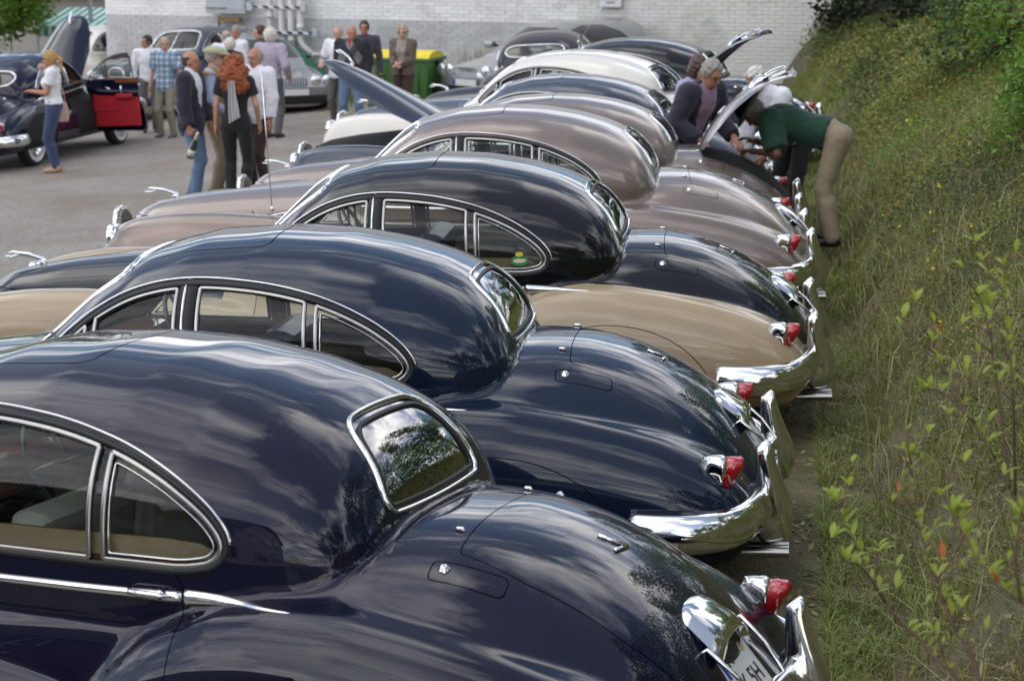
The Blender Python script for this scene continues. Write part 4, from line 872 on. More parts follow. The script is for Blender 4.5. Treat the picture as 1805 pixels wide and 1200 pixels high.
# saplings on the near bank: every leaf is an object
def leaf_mesh():
    V = []; n = 6
    for i, (t_, w_) in enumerate([(0, .06), (.18, .5), (.42, 1.), (.68, .85), (.88, .4), (1, .04)]):
        z = .16 * math.sin(t_ * 2.2) - .1 * t_ * t_; V += [(t_, -w_ * .17, z + .05 * w_), (t_, 0, z), (t_, w_ * .17, z + .05 * w_)]
    F = []
    for i in range(n - 1): a = i * 3; F += [(a, a + 3, a + 4, a + 1), (a + 1, a + 4, a + 5, a + 2)]
    return arrmesh('leaf', V, F, [leafmat('sapling_leaf', (.36, .42, .06), .5, .4)])
LEAFME = leaf_mesh(); TWIG = mat('twig', (.14, .085, .06), .8, noise=.3, nscale=30)
LEAFRED = leafmat('leaf_red', (.45, .10, .02), .4)
def sapling(label, stems, seed, dens=1.5, sz=.043, group='young saplings on the bank'):
    rd = random.Random(seed); base = stems[0][0][0]; s = empty('sapling', base, 0, label, 'sapling', group); mb = MB(); B = Vector(base); nl = 0
    for pts, r0 in stems:
        q = catmull([Vector(p) - B for p in pts], 8); n = len(q); rr = np.linspace(r0, r0 * .25, n); mb.tube(q, list(rr), 7)
        L = sum((Vector(q[i + 1]) - Vector(q[i])).length for i in range(n - 1)); k = max(3, int(L / .055 * dens))
        for j in range(k + 3):
            t_ = min(.28 + .72 * (j + rd.random() * .6) / k, 1.0); i = min(int(t_ * (n - 1)), n - 2); p = Vector(q[i]).lerp(Vector(q[i + 1]), t_ * (n - 1) - i)
            if rd.random() < .35:
                e_ = p + Vector((rd.gauss(0, .05), rd.gauss(0, .05), rd.uniform(.02, .10))); mb.tube([p, p.lerp(e_, .5) + Vector((0, 0, -.006)), e_], [.0022, .0018, .001], 5); p = e_
            for _ in range(2 if t_ < .97 else 3):
                dirv = Vector((rd.gauss(0, .7), rd.gauss(0, .7), rd.uniform(.2, 1.1))).normalized(); sc = sz * rd.uniform(.55, 1.25)
                o = obj('leaf', LEAFME, s, p); o.rotation_mode = 'QUATERNION'; o.rotation_quaternion = dirv.to_track_quat('X', 'Z'); o.scale = (sc, sc * rd.uniform(.8, 1.2), sc); nl += 1
                if rd.random() < .012: o.material_slots[0].link = 'OBJECT'; o.material_slots[0].material = LEAFRED
    mb.build('stem', TWIG, s); return s
SAPS = [('tall sapling with long bare reddish stems at the right edge', [[(.30, 5.2, .45), (.159, 5.2, 1.131), (.079, 5.2, 1.28), (0, 5.25, 1.415), (-.079, 5.3, 1.522), (-.177, 5.35, 1.691)], [(.047, 5.2, 1.339), (.007, 5.2, 1.581), (-.023, 5.2, 1.744), (-.056, 5.2, 1.847)], [(.062, 5.2, 1.325), (.041, 5.0, 1.629), (.017, 5.0, 1.829), (.004, 5.0, 1.957)], [(-.048, 5.28, 1.49), (-.14, 5.3, 1.564), (-.192, 5.3, 1.562)]]),
    ('sapling leaning left towards the nearest overrider, sparse leaves', [[(.08, 4.85, .25), (-.039, 4.9, .851), (-.13, 4.95, .961), (-.251, 5.0, 1.071), (-.332, 5.05, 1.202), (-.398, 5.1, 1.305)], [(-.251, 5.0, 1.071), (-.306, 4.9, 1.19), (-.346, 4.85, 1.218)]]),
    ('upright sapling with a forked stem between the leaning one and the tall one', [[(.06, 4.7, .25), (.002, 4.7, .949), (-.074, 4.75, 1.112), (-.135, 4.8, 1.236), (-.177, 4.85, 1.363), (-.199, 4.9, 1.494)], [(-.12, 4.8, 1.208), (-.071, 4.9, 1.268), (-.06, 5.0, 1.328)]]),
    ('short sapling twig in the bottom right corner', [[(.26, 4.4, .5), (.141, 4.4, 1.254), (.078, 4.45, 1.285), (.001, 4.5, 1.33), (-.084, 4.6, 1.443)], [(.078, 4.45, 1.285), (.06, 4.4, 1.407), (.067, 4.4, 1.512)]])]
for i, (lab, st) in enumerate(SAPS): sapling(lab, [(s, .0075 if j == 0 else .005) for j, s in enumerate(st)], 60 + i)
# ------------------------------------------------------------------ brick building across the yard
def brickmat(name, col, dirt=(.28, .26, .20)):
    m = mat(name, col, .8); t = m.node_tree; b = t.nodes['Principled BSDF']; tcn = t.nodes.new('ShaderNodeTexCoord'); oi = t.nodes.new('ShaderNodeNewGeometry')
    n = t.nodes.new('ShaderNodeTexNoise'); n.inputs['Scale'].default_value = .9; n.inputs['Detail'].default_value = 8; n.inputs['Roughness'].default_value = .7; t.links.new(oi.outputs['Position'], n.inputs['Vector'])
    r = t.nodes.new('ShaderNodeValToRGB'); r.color_ramp.elements[0].position = .52; r.color_ramp.elements[0].color = (*col, 1); r.color_ramp.elements[1].position = .80; r.color_ramp.elements[1].color = (*dirt, 1); t.links.new(n.outputs['Fac'], r.inputs[0])
    h = t.nodes.new('ShaderNodeHueSaturation'); mr = t.nodes.new('ShaderNodeMapRange'); mr.inputs[3].default_value = .93; mr.inputs[4].default_value = 1.06; t.links.new(oi.outputs['Random Per Island'], mr.inputs[0]); t.links.new(mr.outputs[0], h.inputs['Value']); t.links.new(r.outputs[0], h.inputs['Color']); t.links.new(h.outputs[0], b.inputs['Base Color'])
    n2 = t.nodes.new('ShaderNodeTexNoise'); n2.inputs['Scale'].default_value = 40; t.links.new(oi.outputs['Position'], n2.inputs['Vector']); bp = t.nodes.new('ShaderNodeBump'); bp.inputs['Strength'].default_value = .4; bp.inputs['Distance'].default_value = .01; t.links.new(n2.outputs['Fac'], bp.inputs['Height']); t.links.new(bp.outputs[0], b.inputs['Normal']); return m
B_GREY = brickmat('brick_grey', (.52, .525, .52)); B_WHITE = brickmat('brick_white', (.82, .82, .80), (.45, .44, .40)); B_CREAM = brickmat('brick_cream', (.75, .75, .69), (.40, .38, .31)); MORTAR = mat('mortar', (.58, .58, .56), .9, noise=.12)
def wall_building(name, label, A, Bp, top, split, mg, mw, single, depth=9., niche=None):
    A = Vector(A); Bp = Vector(Bp); L = (Bp - A).length; ang = math.atan2((Bp - A).y, (Bp - A).x); r = empty(name, (A.x, A.y, 0), ang, label, 'building')
    mb = MB(); zb = -1.6
    if niche: x0, x1, z0, z1 = niche
    mb.box((L / 2, depth / 2 + .10, (zb + top) / 2), (L, depth, top - zb), 0); mb.build('wall', [MORTAR], r)
    if niche: MB().box(((x0 + x1) / 2, .085, (z0 + z1) / 2), (x1 - x0, .03, z1 - z0)).build('blind_window', mat('niche_grey', (.38, .39, .38), .8, noise=.1), r)
    ch, bl, j = .0745, .25, .011; rows = int((2.05 - zb) / ch); cells = []
    for i in range(rows):
        z = zb + (i + .5) * ch; sh = .5 * bl if i % 2 else 0; k = -1
        while True:
            k += 1; x0_ = k * bl - sh; x1_ = x0_ + bl
            if x0_ >= L: break
            x0c, x1c = max(x0_, 0), min(x1_, L)
            if x1c - x0c < .04: continue
            if niche and x1c > x0 and x0c < x1 and z0 < z < z1:
                if x0c < x0 - .03: x1c = x0
                elif x1c > x1 + .03: x0c = x1
                else: continue
            cells.append((x0c, x1c, z))
    big = MB(); small = 0; me_cache = {}
    for x0c, x1c, z in cells:
        m = 0 if (split is not None and z < split) else 1; w_ = x1c - x0c - j; hgt = ch - j; pr = random.uniform(.008, .020)
        if single and single(x0c, x1c, z) and small < 300:
            key = (round(w_, 2), m)
            if key not in me_cache: me_cache[key] = MB().box((0, 0, 0), (round(w_, 2), .10, hgt)).mesh('brick', [mg if m == 0 else mw])
            o = obj('brick', me_cache[key], r, ((x0c + x1c) / 2, .10 - pr - .0 + .0, z)); o.location.y = .05 + .10 - pr - .0; small += 1
        else: big.box(((x0c + x1c) / 2, .10 - pr / 2, z), (w_, pr, hgt), m)
    o = big.build('brickwork', [mg, mw], r); o['kind'] = 'stuff'
    return r
def wx(px): return -18.5 + (px - 190) * .01261
def wz(z): return 2.789 - (2.789 - z) * 1.045
def wy(x): return 39.2 - (x + 18.6) * .15166
WALLA, WALLB = (-18.6, 39.2), (-8.05, 37.6); ang = math.atan2(WALLB[1] - WALLA[1], WALLB[0] - WALLA[0])
main = wall_building('brick_building', 'long painted brick building with grey lower and white upper wall', WALLA, WALLB, 6.5, .865, B_GREY, B_WHITE, None, 9., ((wx(683) + 18.6) * 1.011, (wx(731) + 18.6) * 1.011, .17, .74))
wall_building('brick_annex', 'cream painted brick annex joined to the right end of the grey building', (-8.045, 37.42), (-1.0, 37.3), 5.2, None, B_CREAM, B_CREAM, lambda a, b, z: .0 < z < 1.5 and a > .0 and b < 4.9, 8.9)
def wl(x, y, z): return (x + 17.5, y, z)                   # building-local from world x; y towards the camera is negative
GALV = mat('galvanised', (.45, .47, .48), .45, .6, noise=.1); PIPEW = mat('pipe_white', (.62, .61, .57), .45, noise=.06); RUST = mat('rusty_steel', (.22, .13, .05), .8, noise=.3)
cab = empty('wall_cabinet', (0, 0, 0), 0, 'flat grey sheet metal cabinet fixed high on the wall', 'cabinet'); cab.location = (-15.57, wy(-15.57) - .12, 1.55); cab.rotation_euler.z = ang
MB().box((0, 0, 0), (.92, .16, 1.22)).build('casing', mat('cabinet_grey', (.42, .45, .48), .45, noise=.05), cab, .01); MB().box((0, -.085, .02), (.84, .014, 1.12)).build('door', mat('cabinet_grey', (.42, .45, .48)), cab, .004); MB().tube([(-.45, -.10, -.50), (.05, -.10, -.50)], .012, 6).build('rail', RUST, cab)
bk = empty('rusty_bracket', (-15.5, wy(-15.5) - .08, .82), ang, 'rusty steel bracket under the grey cabinet', 'bracket'); MB().box((0, -.06, 0), (.50, .12, .07)).build('shelf_bar', RUST, bk); MB().box((-.28, -.02, -.15), (.03, .04, .42)).build('hanger', RUST, bk)
def pipe(label, pts):
    pts = [(x * 1.0465 + .08, wz(z)) for x, z in pts]; p = empty('drain_pipe', (pts[0][0], wy(pts[0][0]) - .15, 0), 0, label, 'pipe', 'white pipes on the wall'); o = Vector(p.location); mb = MB(); q = [Vector((x, wy(x) - .13, z)) - o for x, z in pts]; mb.tube(q, .066, 10); mb.build('pipe', PIPEW, p)
    m2 = MB(); a, b = q[-2], q[-1]; m2.tube([b, b - (b - a).normalized() * .14], .082, 10); m2.build('socket', PIPEW, p); m3_ = MB(); m3_.tube([q[1] + Vector((0, 0, .3)), q[1] + Vector((0, 0, .2))], .080, 10); m3_.build('sleeve', PIPEW, p)
pipe('leftmost white pipe, bending left behind the grey-haired heads', [(-14.02, 4.5), (-14.02, .75), (-14.1, .62), (-14.45, .38)]); pipe('second white pipe from the left with a short bend at its foot', [(-13.77, 4.5), (-13.77, .42), (-13.80, .32), (-13.98, .12)])
pipe('straight white pipe with an inspection cap, third from the left', [(-13.57, 4.5), (-13.57, .3), (-13.57, -.02)]); pipe('white pipe bending right towards the men by the wall', [(-13.37, 4.5), (-13.37, .55), (-13.33, .44), (-12.86, .05)])
def stripes():
    m = mat('striped_tape', (.7, .7, .7), .5); t = m.node_tree; b = t.nodes['Principled BSDF']; tcn = t.nodes.new('ShaderNodeTexCoord'); wv = t.nodes.new('ShaderNodeTexWave'); wv.inputs['Scale'].default_value = 2.6; wv.bands_direction = 'DIAGONAL'; t.links.new(tcn.outputs['Object'], wv.inputs['Vector'])
    r = t.nodes.new('ShaderNodeValToRGB'); r.color_ramp.interpolation = 'CONSTANT'; r.color_ramp.elements[0].color = (.04, .05, .07, 1); r.color_ramp.elements[1].position = .5; r.color_ramp.elements[1].color = (.66, .67, .68, 1); t.links.new(wv.outputs['Color'], r.inputs[0]); t.links.new(r.outputs[0], b.inputs['Base Color']); return m
STR = stripes()
for x0, x1, z, lab in ((465, 562, 1.16, 'topmost striped rail clamping the four pipes'), (452, 583, .68, 'middle striped rail clamping the pipes'), (524, 582, .17, 'lowest striped rail, right of the straight pipe')):
    a, b = wx(x0), wx(x1); r_ = empty('striped_rail', ((a + b) / 2, wy((a + b) / 2) - .22, wz(z)), ang, lab, 'rail', 'striped rails across the pipes'); MB().box((0, 0, 0), (b - a, .03, .055)).build('rail', STR, r_)
    for s in (-1, 1): MB().box((s * (b - a) / 2, .03, 0), (.12, .10, .17)).build('clamp', GALV, r_, .01)
sg = empty('wall_sign', (-7.4, 37.4, 1.40), 0, 'small white notice with a pinkish frame on the cream wall', 'sign'); MB().box((0, 0, 0), (.42, .02, .40)).build('board', mat('sign_white', (.74, .74, .74), .4, noise=.03), sg, .004); MB().box((0, .006, 0), (.45, .016, .43)).build('frame', mat('sign_frame', (.50, .36, .33), .5, noise=.05), sg)
m = MB(); random.seed(5)
for z, a, b in ((-.06, -.15, .15), (-.12, -.08, .08)):
    x = a
    while x < b: w_ = random.uniform(.015, .04); m.box((x + w_ / 2, -.0115, z), (w_, .002, .026)); x += w_ + .012
t = m.build('print', INK, sg); t['kind'] = 'stuff'
# ------------------------------------------------------------------ wheelie container, stalls, roof, pole
GREENP = mat('bin_green', (.055, .15, .035), .45, noise=.08); YEL = mat('lid_yellow', (.80, .62, .015), .4, noise=.05)
def container():
    b = empty('waste_container', (-10.3, 33.9, gz(-10.3)), R(-3), 'green wheeled waste container with yellow lids against the wall', 'waste container')
    m = MB(); V = [(-.44, -.36, .16), (.44, -.36, .16), (.44, .36, .16), (-.44, .36, .16), (-.52, -.42, .92), (.52, -.42, .92), (.52, .42, .92), (-.52, .42, .92)]; m.add(V, [(0, 3, 2, 1), (0, 1, 5, 4), (1, 2, 6, 5), (2, 3, 7, 6), (3, 0, 4, 7), (4, 5, 6, 7)]); m.build('body', GREENP, b, .03)
    MB().box((0, 0, .95), (1.10, .90, .06)).build('rim', GREENP, b, .015)
    for s in (-1, 1):
        m = MB(); P = []; 
        for k in range(9): a = math.pi * k / 8; P.append((s * .27, -.42 * math.cos(a), .97 + .13 * math.sin(a)))
        V = [(p[0] + d, p[1], p[2]) for p in P for d in (-.255, .255)]; F = [(2 * i, 2 * i + 1, 2 * i + 3, 2 * i + 2) for i in range(8)] + [tuple(range(0, 18, 2)), tuple(range(17, 0, -2))]; m.add(V, F); m.build('lid', YEL, b, .01)
        for y in (-.3, .3): MB().lathe([(0, -.03), (.07, -.03), (.085, 0), (.07, .03), (0, .03)], 12, Matrix.Translation((s * .40, y, .085)) @ Matrix.Rotation(R(90), 4, 'Y')).build('castor', RUBBER, b)
        MB().box((s * .56, 0, .86), (.06, .10, .12)).build('trunnion', BLACK, b, .01)
    for x in (-.3, 0, .3): MB().box((x, -.412, .56), (.03, .05, .66), M=Matrix.Rotation(R(-4), 3, 'X')).build('rib', GREENP, b)
container()
def stall(label, x, y, w_, z, d_):
    s = empty('market_stall', (x, y, gz(x)), 0, label, 'market stall', 'stalls with green and white awnings'); V = []; n = 25
    m = MB(); V = [(i / (n - 1) * w_ - w_ / 2, yy, zz) for yy, zz in ((0, z + .38), (-d_, z)) for i in range(n)]; m.add(V, [(i, i + 1, n + i + 1, n + i) for i in range(n - 1)], 0)
    V = [(i / (n - 1) * w_ - w_ / 2, -d_, zz - (.03 if i % 2 else 0)) for zz in (z, z - .26) for i in range(n)]; m.add(V, [(i, i + 1, n + i + 1, n + i) for i in range(n - 1)], 0)
    for k, f in enumerate(m.f): m.m[k] = k % 2
    m.build('awning', [mat('awning_green', (.03, .28, .19), .6, noise=.06), mat('awning_white', (.62, .68, .66), .6, noise=.05)], s)
    for sx in (-1, 1):
        for yy in (0, -d_): MB().tube([(sx * w_ * .48, yy, 0), (sx * w_ * .48, yy, z + (.35 if yy == 0 else 0))], .03, 6).build('post', GALV, s)
    MB().box((0, -d_ * .5, .45), (w_ * .9, d_ * .5, .9)).build('counter', mat('counter', (.2, .2, .18), .7, noise=.1), s)
stall('green and white striped awning in front of the brown tiled roof', -22.3, 47.5, 2.6, 1.45, 1.6); stall('green and white striped awning at the left edge behind the parked saloon', -25.4, 46, 2.2, 1.15, 1.6)
h = empty('tiled_house', (-27, 62, -1.2), R(6), 'house with a brown tiled roof beyond the stalls', 'house')
MB().box((0, 0, .8), (8, 6, 2.2)).build('wall', mat('render_grey', (.32, .30, .27), .8, noise=.1), h)
m = MB(); 
rows_ = 16
for side in (-1, 1):
    for i in range(rows_):
        a0, a1 = i / rows_, (i + 1) / rows_; y0, y1 = side * 3.5 * (1 - a0), side * 3.5 * (1 - a1); z0, z1 = 1.7 + 1.75 * a0, 1.7 + 1.75 * a1; V = [(-4.4, y0, z0 + .05), (4.4, y0, z0 + .05), (4.4, y1, z1 + .0), (-4.4, y1, z1 + .0), (-4.4, y0, z0), (4.4, y0, z0)]; m.add(V, [(0, 1, 2, 3), (4, 5, 1, 0)])
m.build('roof', mat('roof_brown', (.10, .075, .06), .8, noise=.3, nscale=5, bump=.5, bscale=14), h); m = MB()
for s in (-1, 1): m.box((4.42, s * 1.75, 2.62), (.06, 3.95, .16), M=Matrix.Rotation(s * -.464, 3, 'X'))
o = m.build('verge', GALV, h); m = MB(); m.box((0, 0, 3.47), (8.9, .2, .12)); m.build('ridge', mat('roof_brown', (.1, .075, .06)), h)
p = empty('lamp_pole', (-22.3, 46.3, gz(-22.3)), 0, 'thin grey pole standing in front of the brown tiled roof', 'pole'); MB().tube([(0, 0, 0), (0, 0, 5.5)], [.06, .045], 8).build('shaft', GALV, p); MB().box((.25, 0, 5.45), (.5, .16, .09)).build('lamp_head', GALV, p, .02)
# ------------------------------------------------------------------ houses behind the photographer, mirrored in the paint
def house(label, x, y, rz, L, D, hw, hr, cols, rows, wall, roof):
    h = empty('house', (x, y, gz(x)), R(rz), label, 'house', 'houses behind the photographer'); m = MB(); m.box((0, 0, hw / 2), (L, D, hw)); V = [(-L / 2, -D / 2, hw), (-L / 2, D / 2, hw), (-L / 2, 0, hw + hr - .1), (L / 2, -D / 2, hw), (L / 2, D / 2, hw), (L / 2, 0, hw + hr - .1)]; m.add(V, [(0, 2, 1), (3, 4, 5)]); m.build('wall', wall, h)
    m = MB(); e = .4
    for s in (-1, 1): V = [(-L / 2 - e, s * (D / 2 + e), hw - e * hr / D * 2), (L / 2 + e, s * (D / 2 + e), hw - e * hr / D * 2), (L / 2 + e, 0, hw + hr), (-L / 2 - e, 0, hw + hr)]; m.add(V + [(a, b, c + .12) for a, b, c in V], [(0, 1, 2, 3), (4, 5, 6, 7), (0, 1, 5, 4), (1, 2, 6, 5), (3, 0, 4, 7)])
    m.build('roof', roof, h); dk = mat('window_dark', (.02, .025, .03), .08, noise=.1); wf = mat('window_white', (.6, .6, .58), .5, noise=.05)
    def win(px, py, pz, rot):
        f = MB().box((0, 0, 0), (1.0, .10, 1.5)).build('window', wf, h, loc=(px, py, pz)); f.rotation_euler.z = rot
        for s in (-1, 1): MB().box((s * .235, -.045, 0), (.40, .03, 1.34)).build('pane', dk, f)
    for side, rot in ((1, math.pi), (-1, 0)):
        for i in range(cols):
            for k in range(rows): win(-L / 2 + (i + .5) * L / cols, side * (D / 2 + .02), 1.5 + k * 2.8, rot)
    for side, rot in ((1, R(90)), (-1, R(-90))):
        for i in range(4):
            for k in range(rows): win(side * (L / 2 + .02), (i - 1.5) * D / 4.6, 1.5 + k * 2.8, rot)
    return h
house('white gabled house with dark windows behind the photographer', -7.0, -11.5, 14, 9, 8, 5.6, 3.2, 4, 2, mat('render_white', (.62, .61, .58), .8, noise=.06), mat('slate', (.05, .05, .055), .7, noise=.2))
house('long dark roofed house to the left of the white gabled one', -23, -9.5, -8, 20, 9, 5.6, 4.2, 8, 2, mat('brick_dark', (.16, .10, .08), .85, noise=.2), mat('slate', (.05, .05, .055)))
# ------------------------------------------------------------------ the other cars in the yard
def other(x, y, a, up, lo, seat, label, oval=True, spats=False, grp='old saloons parked across the yard'):
    c = make_saloon(spats, oval); park(c, x, y, a); tag(c, label, 'saloon car', grp); style(c, up, lo, seat); return c
J = other(-14.55, 25.55, -89, NAVY, None, REDL, 'dark navy saloon with raised bonnet and open red-trimmed door')
kid(J, 'bonnet').rotation_euler.y = R(42)
jd = kid(J, 'front_door', 1); jd.rotation_euler.z = R(84); jd.scale = (1.22, 1, 1.1)
# trim inside the open door
RED = mat('door_leather', (.34, .012, .02), .45, noise=.1, nscale=5)
dm = MB(); dm.box((.36, -.045, -.02), (.66, .03, .60)); o = dm.build('door_trim', RED, jd, .02)
MB().box((.37, -.05, .315), (.66, .05, .075)).build('door_capping', WOOD, jd, .012); MB().box((.50, -.09, .10), (.24, .05, .07)).build('armrest', mat('door_leather', (.34, .012, .02)), jd, .02); MB().box((.22, -.066, .02), (.36, .012, .26)).build('map_pocket', RED, jd, .006)
MB().tube([(.30, -.06, .20), (.30, -.085, .20), (.24, -.09, .23)], .012, 6).build('window_winder', CHROME, jd); MB().tube([(.46, -.06, .24), (.46, -.09, .24), (.46, -.09, .12)], .012, 6).build('pull_handle', CHROME, jd)
Kc = other(-15.0, 38.9, 80, BLUE, None, DARKL, 'blue-grey saloon facing the camera behind the open red door', False, True); 
Lc = other(-18.6, 42.5, 72, CREAM, None, DARKL, 'cream saloon mostly hidden behind the blue-grey one', False, True)
Ic = other(-7.75, 32.0, -88, NAVY, None, DARKL, 'dark saloon seen from behind with an oval rear window, by the brick wall'); Ic.scale = (1, 1, .88); Ic.location.z -= .1
# silver modern saloons
def modern_mesh():
    zt = prof([(-2.4, .40), (-2.33, .60), (-2.1, .70), (-1.3, .82), (-1.0, .88), (.9, .93), (1.6, .95), (2.2, .90), (2.36, .70), (2.42, .4)], .05); a = prof([(-2.42, .45), (-2.3, .70), (-2.0, .83), (-1, .90), (1, .90), (2, .84), (2.3, .72), (2.42, .4)], .07)
    zr = prof([(-1.15, .80), (-.95, .94), (-.3, 1.32), (.2, 1.42), (.7, 1.42), (1.2, 1.30), (1.75, 1.0), (1.9, .85)], .06); kw = prof([(-1.1, .62), (-.6, .72), (.6, .74), (1.5, .66), (1.9, .5)], .1)
    def F(P):
        x, y, z = P[..., 0], P[..., 1], P[..., 2]; up = z > .55; core = sup(y, z - .55, np.maximum(a(x), .05), np.where(up, np.maximum(zt(x) - .55, .02), .36), np.where(up, 3.4, 5.)); core = np.maximum(core, np.abs(x) - 2.36)
        cab = np.maximum(np.maximum(sup(y, z - .85, kw(x), np.where(z > .85, np.maximum(zr(x) - .85, .02), .3), 2.9), np.abs(x - .37) - 1.5), .7 - z); return smin(core, cab, .05)
    h = .035; xs = np.arange(-2.5, 2.5, h); ys = np.arange(-1.0, 1.0, h); zs = np.arange(.12, 1.5, h); P = np.stack(np.meshgrid(xs, ys, zs, indexing='ij'), -1); V, Q = surface_nets(F(P), (xs[0], ys[0], zs[0]), h)
    for _ in range(2):
        e = .006; g = np.stack([F(V + np.eye(3)[i] * e) - F(V - np.eye(3)[i] * e) for i in range(3)], -1); gl = np.linalg.norm(g, axis=-1) / (2 * e); n = g / (np.linalg.norm(g, axis=-1, keepdims=True) + 1e-9); V = V - n * np.clip(F(V) / np.maximum(gl, .3), -h, h)[:, None]
    T = tris(Q); fn = np.cross(V[T[:, 1]] - V[T[:, 0]], V[T[:, 2]] - V[T[:, 0]]); s = (fn * n[T].sum(1)).sum(1) < 0; T[s] = T[s][:, ::-1]; return V, n, T
MM = modern_mesh(); SILVER = paint('paint_silver', (.40, .42, .43), metal=.75, rough=.3)
def modern(label, x, y, a, quad, plate):
    r = empty('modern_car', (x, y, gz(x)), R(a), label, 'car', 'modern silver cars by the wall'); V = MM[0]; s = np.full(len(V), 1.)
    side = (np.abs(V[:, 1]) > .4) & (V[:, 2] > .88); s[side] = polysdf(V[side][:, [0, 2]], np.array([(-.72, .98), (-.25, 1.25), (.2, 1.345), (.75, 1.34), (1.15, 1.22), (1.45, 1.03), (1.4, .98)]))
    fr = (V[:, 0] < -.25) & (np.abs(V[:, 1]) < .68) & (V[:, 2] > .9); s[fr] = np.minimum(s[fr], np.maximum(np.maximum(.98 - V[fr][:, 2], V[fr][:, 2] - 1.31), np.abs(V[fr][:, 1]) - .62))
    re = (V[:, 0] > 1.1) & (np.abs(V[:, 1]) < .6) & (V[:, 2] > .9); s[re] = np.minimum(s[re], np.maximum(np.maximum(1.02 - V[re][:, 2], V[re][:, 2] - 1.26), np.abs(V[re][:, 1]) - .5))
    B = clip(MM, s); 
    for wxp in (-1.45, 1.35): B = clip(B, np.where(np.abs(B[0][:, 1]) > .55, np.hypot(B[0][:, 0] - wxp, B[0][:, 2] - .31) - .36, 1.))
    obj('body', m3('body', B, SILVER), r); G = clip(MM, -s + .005); obj('windows', m3('windows', (G[0] - G[1] * .006, G[1], G[2]), mat('car_glass', (.02, .025, .025), .04, coat=1., noise=.05)), r)
    obj('inner_shell', m3('inner_shell', (MM[0] - MM[1] * .03, MM[1], MM[2]), BLACK), r)
    for wxp in (-1.45, 1.35):
        for sd_ in (-1, 1): wh = obj('wheel', SAL['tyre'], r, (wxp, sd_ * .76, .32), (R(-90 * sd_), 0, 0)); wh.scale = (.88, .88, .9); obj('rim', SAL['rim'], wh)
    MB().box((-2.37, 0, .32), (.10, 1.5, .16)).build('bumper', BLACK, r, .04); MB().box((-2.40, 0, .46), (.02, .52, .11)).build('number_plate', PLATEW, r); MB().box((-2.412, .235, .46), (.006, .05, .10)).build('plate_band', PLATEB, r)
    g_ = MB()
    for k in range(9): g_.box((-2.372, (k - 4) * .055, .64), (.03, .02, .15))
    o = g_.build('grille', CHROME if quad else mat('grille_dark', (.06, .06, .06), .3, noise=.1), r); o['kind'] = 'stuff'
    for sd_ in (-1, 1):
        for k in range(2):
            MB().lathe([(.02, -.04), (.10, 0), (.105, .04), (.09, .06), (.05, .075), (0, .08)], 16, Matrix.Translation((-2.30 + .05 * k, sd_ * (.42 + .24 * k), .655)) @ Matrix.Rotation(R(-90), 4, 'Y')).build('headlight', LAMPGLASS, r)
        m = MB(); m.box((0, 0, 0), (.16, .20, .12)); o = m.build('door_mirror', SILVER, r, .04, (-.62, sd_ * .95, 1.0)); MB().box((0, -sd_ * .11, -.02), (.05, .12, .04)).build('mirror_arm', BLACK, o)
modern('silver modern car with number plate in front of the green cover', -14.15, 36.6, 127, False, '')
modern('silver modern saloon with four round headlights left of the dark oval-window car', -8.1, 35.6, 64, True, '')
# draped cover over a car at the wall
cv = empty('car_cover', (-14.35, 37.4, gz(-14.35)), R(-8), 'green fabric cover draped over a car by the wall', 'car cover'); n = 40; V = []
for i in range(n):
    for k in range(n):
        u, v = i / (n - 1) * 2 - 1, k / (n - 1) * 2 - 1; e = max(abs(u), abs(v)); x = u * 1.45; y = v * .85; hgt = 1.36 * max(0, 1 - abs(u + .25) ** 2.0 * .55) if u > -.25 else 1.36 * (1 - abs(u + .25) ** 3)
        zz = hgt * (1 - e ** 7 * .78) + .035 * math.sin(u * 17 + v * 9) * e ** 2 + .02 * math.sin(v * 23 - u * 5); V.append((x * (1 + .05 * e ** 6), y * (1 + .08 * e ** 6), max(zz, .22)))
obj('cover', arrmesh('cover', V, [(i * n + k, (i + 1) * n + k, (i + 1) * n + k + 1, i * n + k + 1) for i in range(n - 1) for k in range(n - 1)], mat('cover_green', (.02, .13, .075), .5, noise=.1)), cv)
for sx in (-1, 1): obj('wheel', SAL['tyre'], cv, (sx * 1.3, -.80, .33), (R(90), 0, 0))
# aerials and small fittings on single cars
def aerial(c, x, y, z, h, lean=0.):
    m = MB(); m.tube([(x, y, z), (x + lean, y, z + h)], [.005, .003], 6); m.lathe([(0, .0), (.016, 0), (.012, .03), (.0, .04)], 8, Matrix.Translation((x, y, z))); m.build('aerial', CHROME, c)
aerial(CARS[3], -3.72, -.62, 1.0, 1.0); aerial(CARS[7], -2.75, -.35, 1.58, .75, .55)
# club sticker in the quarter window of the black and beige car
Pq, Nq = side_pts(np.array([[-1.60, 1.10 - float(DZ(np.array(-1.6), np.array(1.1)))]]), -1); q = Vector(Pq[0]) + Vector(Nq[0]) * .002; q.z += float(DZ(np.array(-1.6), np.array(1.1))); nq = Vector(Nq[0])
def disc(name, m, rx, rz, off, c=CARS[2], dzz=0.):
    e = Vector((1, 0, 0)); f = nq.cross(e).normalized() * -1; V = [q + nq * off + Vector((0, 0, dzz)) + e * (rx * math.cos(a)) + f * (rz * math.sin(a)) for a in np.linspace(0, 2 * math.pi, 21)[:-1]]; return MB().add(V, [tuple(range(20))[::-1]]).build(name, m, c)
stk = disc('club_sticker', mat('sticker_green', (.03, .22, .06), .4, noise=.05), .048, .030, .0); disc('sticker_band', mat('sticker_cream', (.6, .62, .35), .4, noise=.05), .036, .012, .002).parent = stk; disc('sticker_crest', mat('sticker_yellow', (.65, .5, .05), .4, noise=.05), .022, .014, .002, dzz=.036).parent = stk
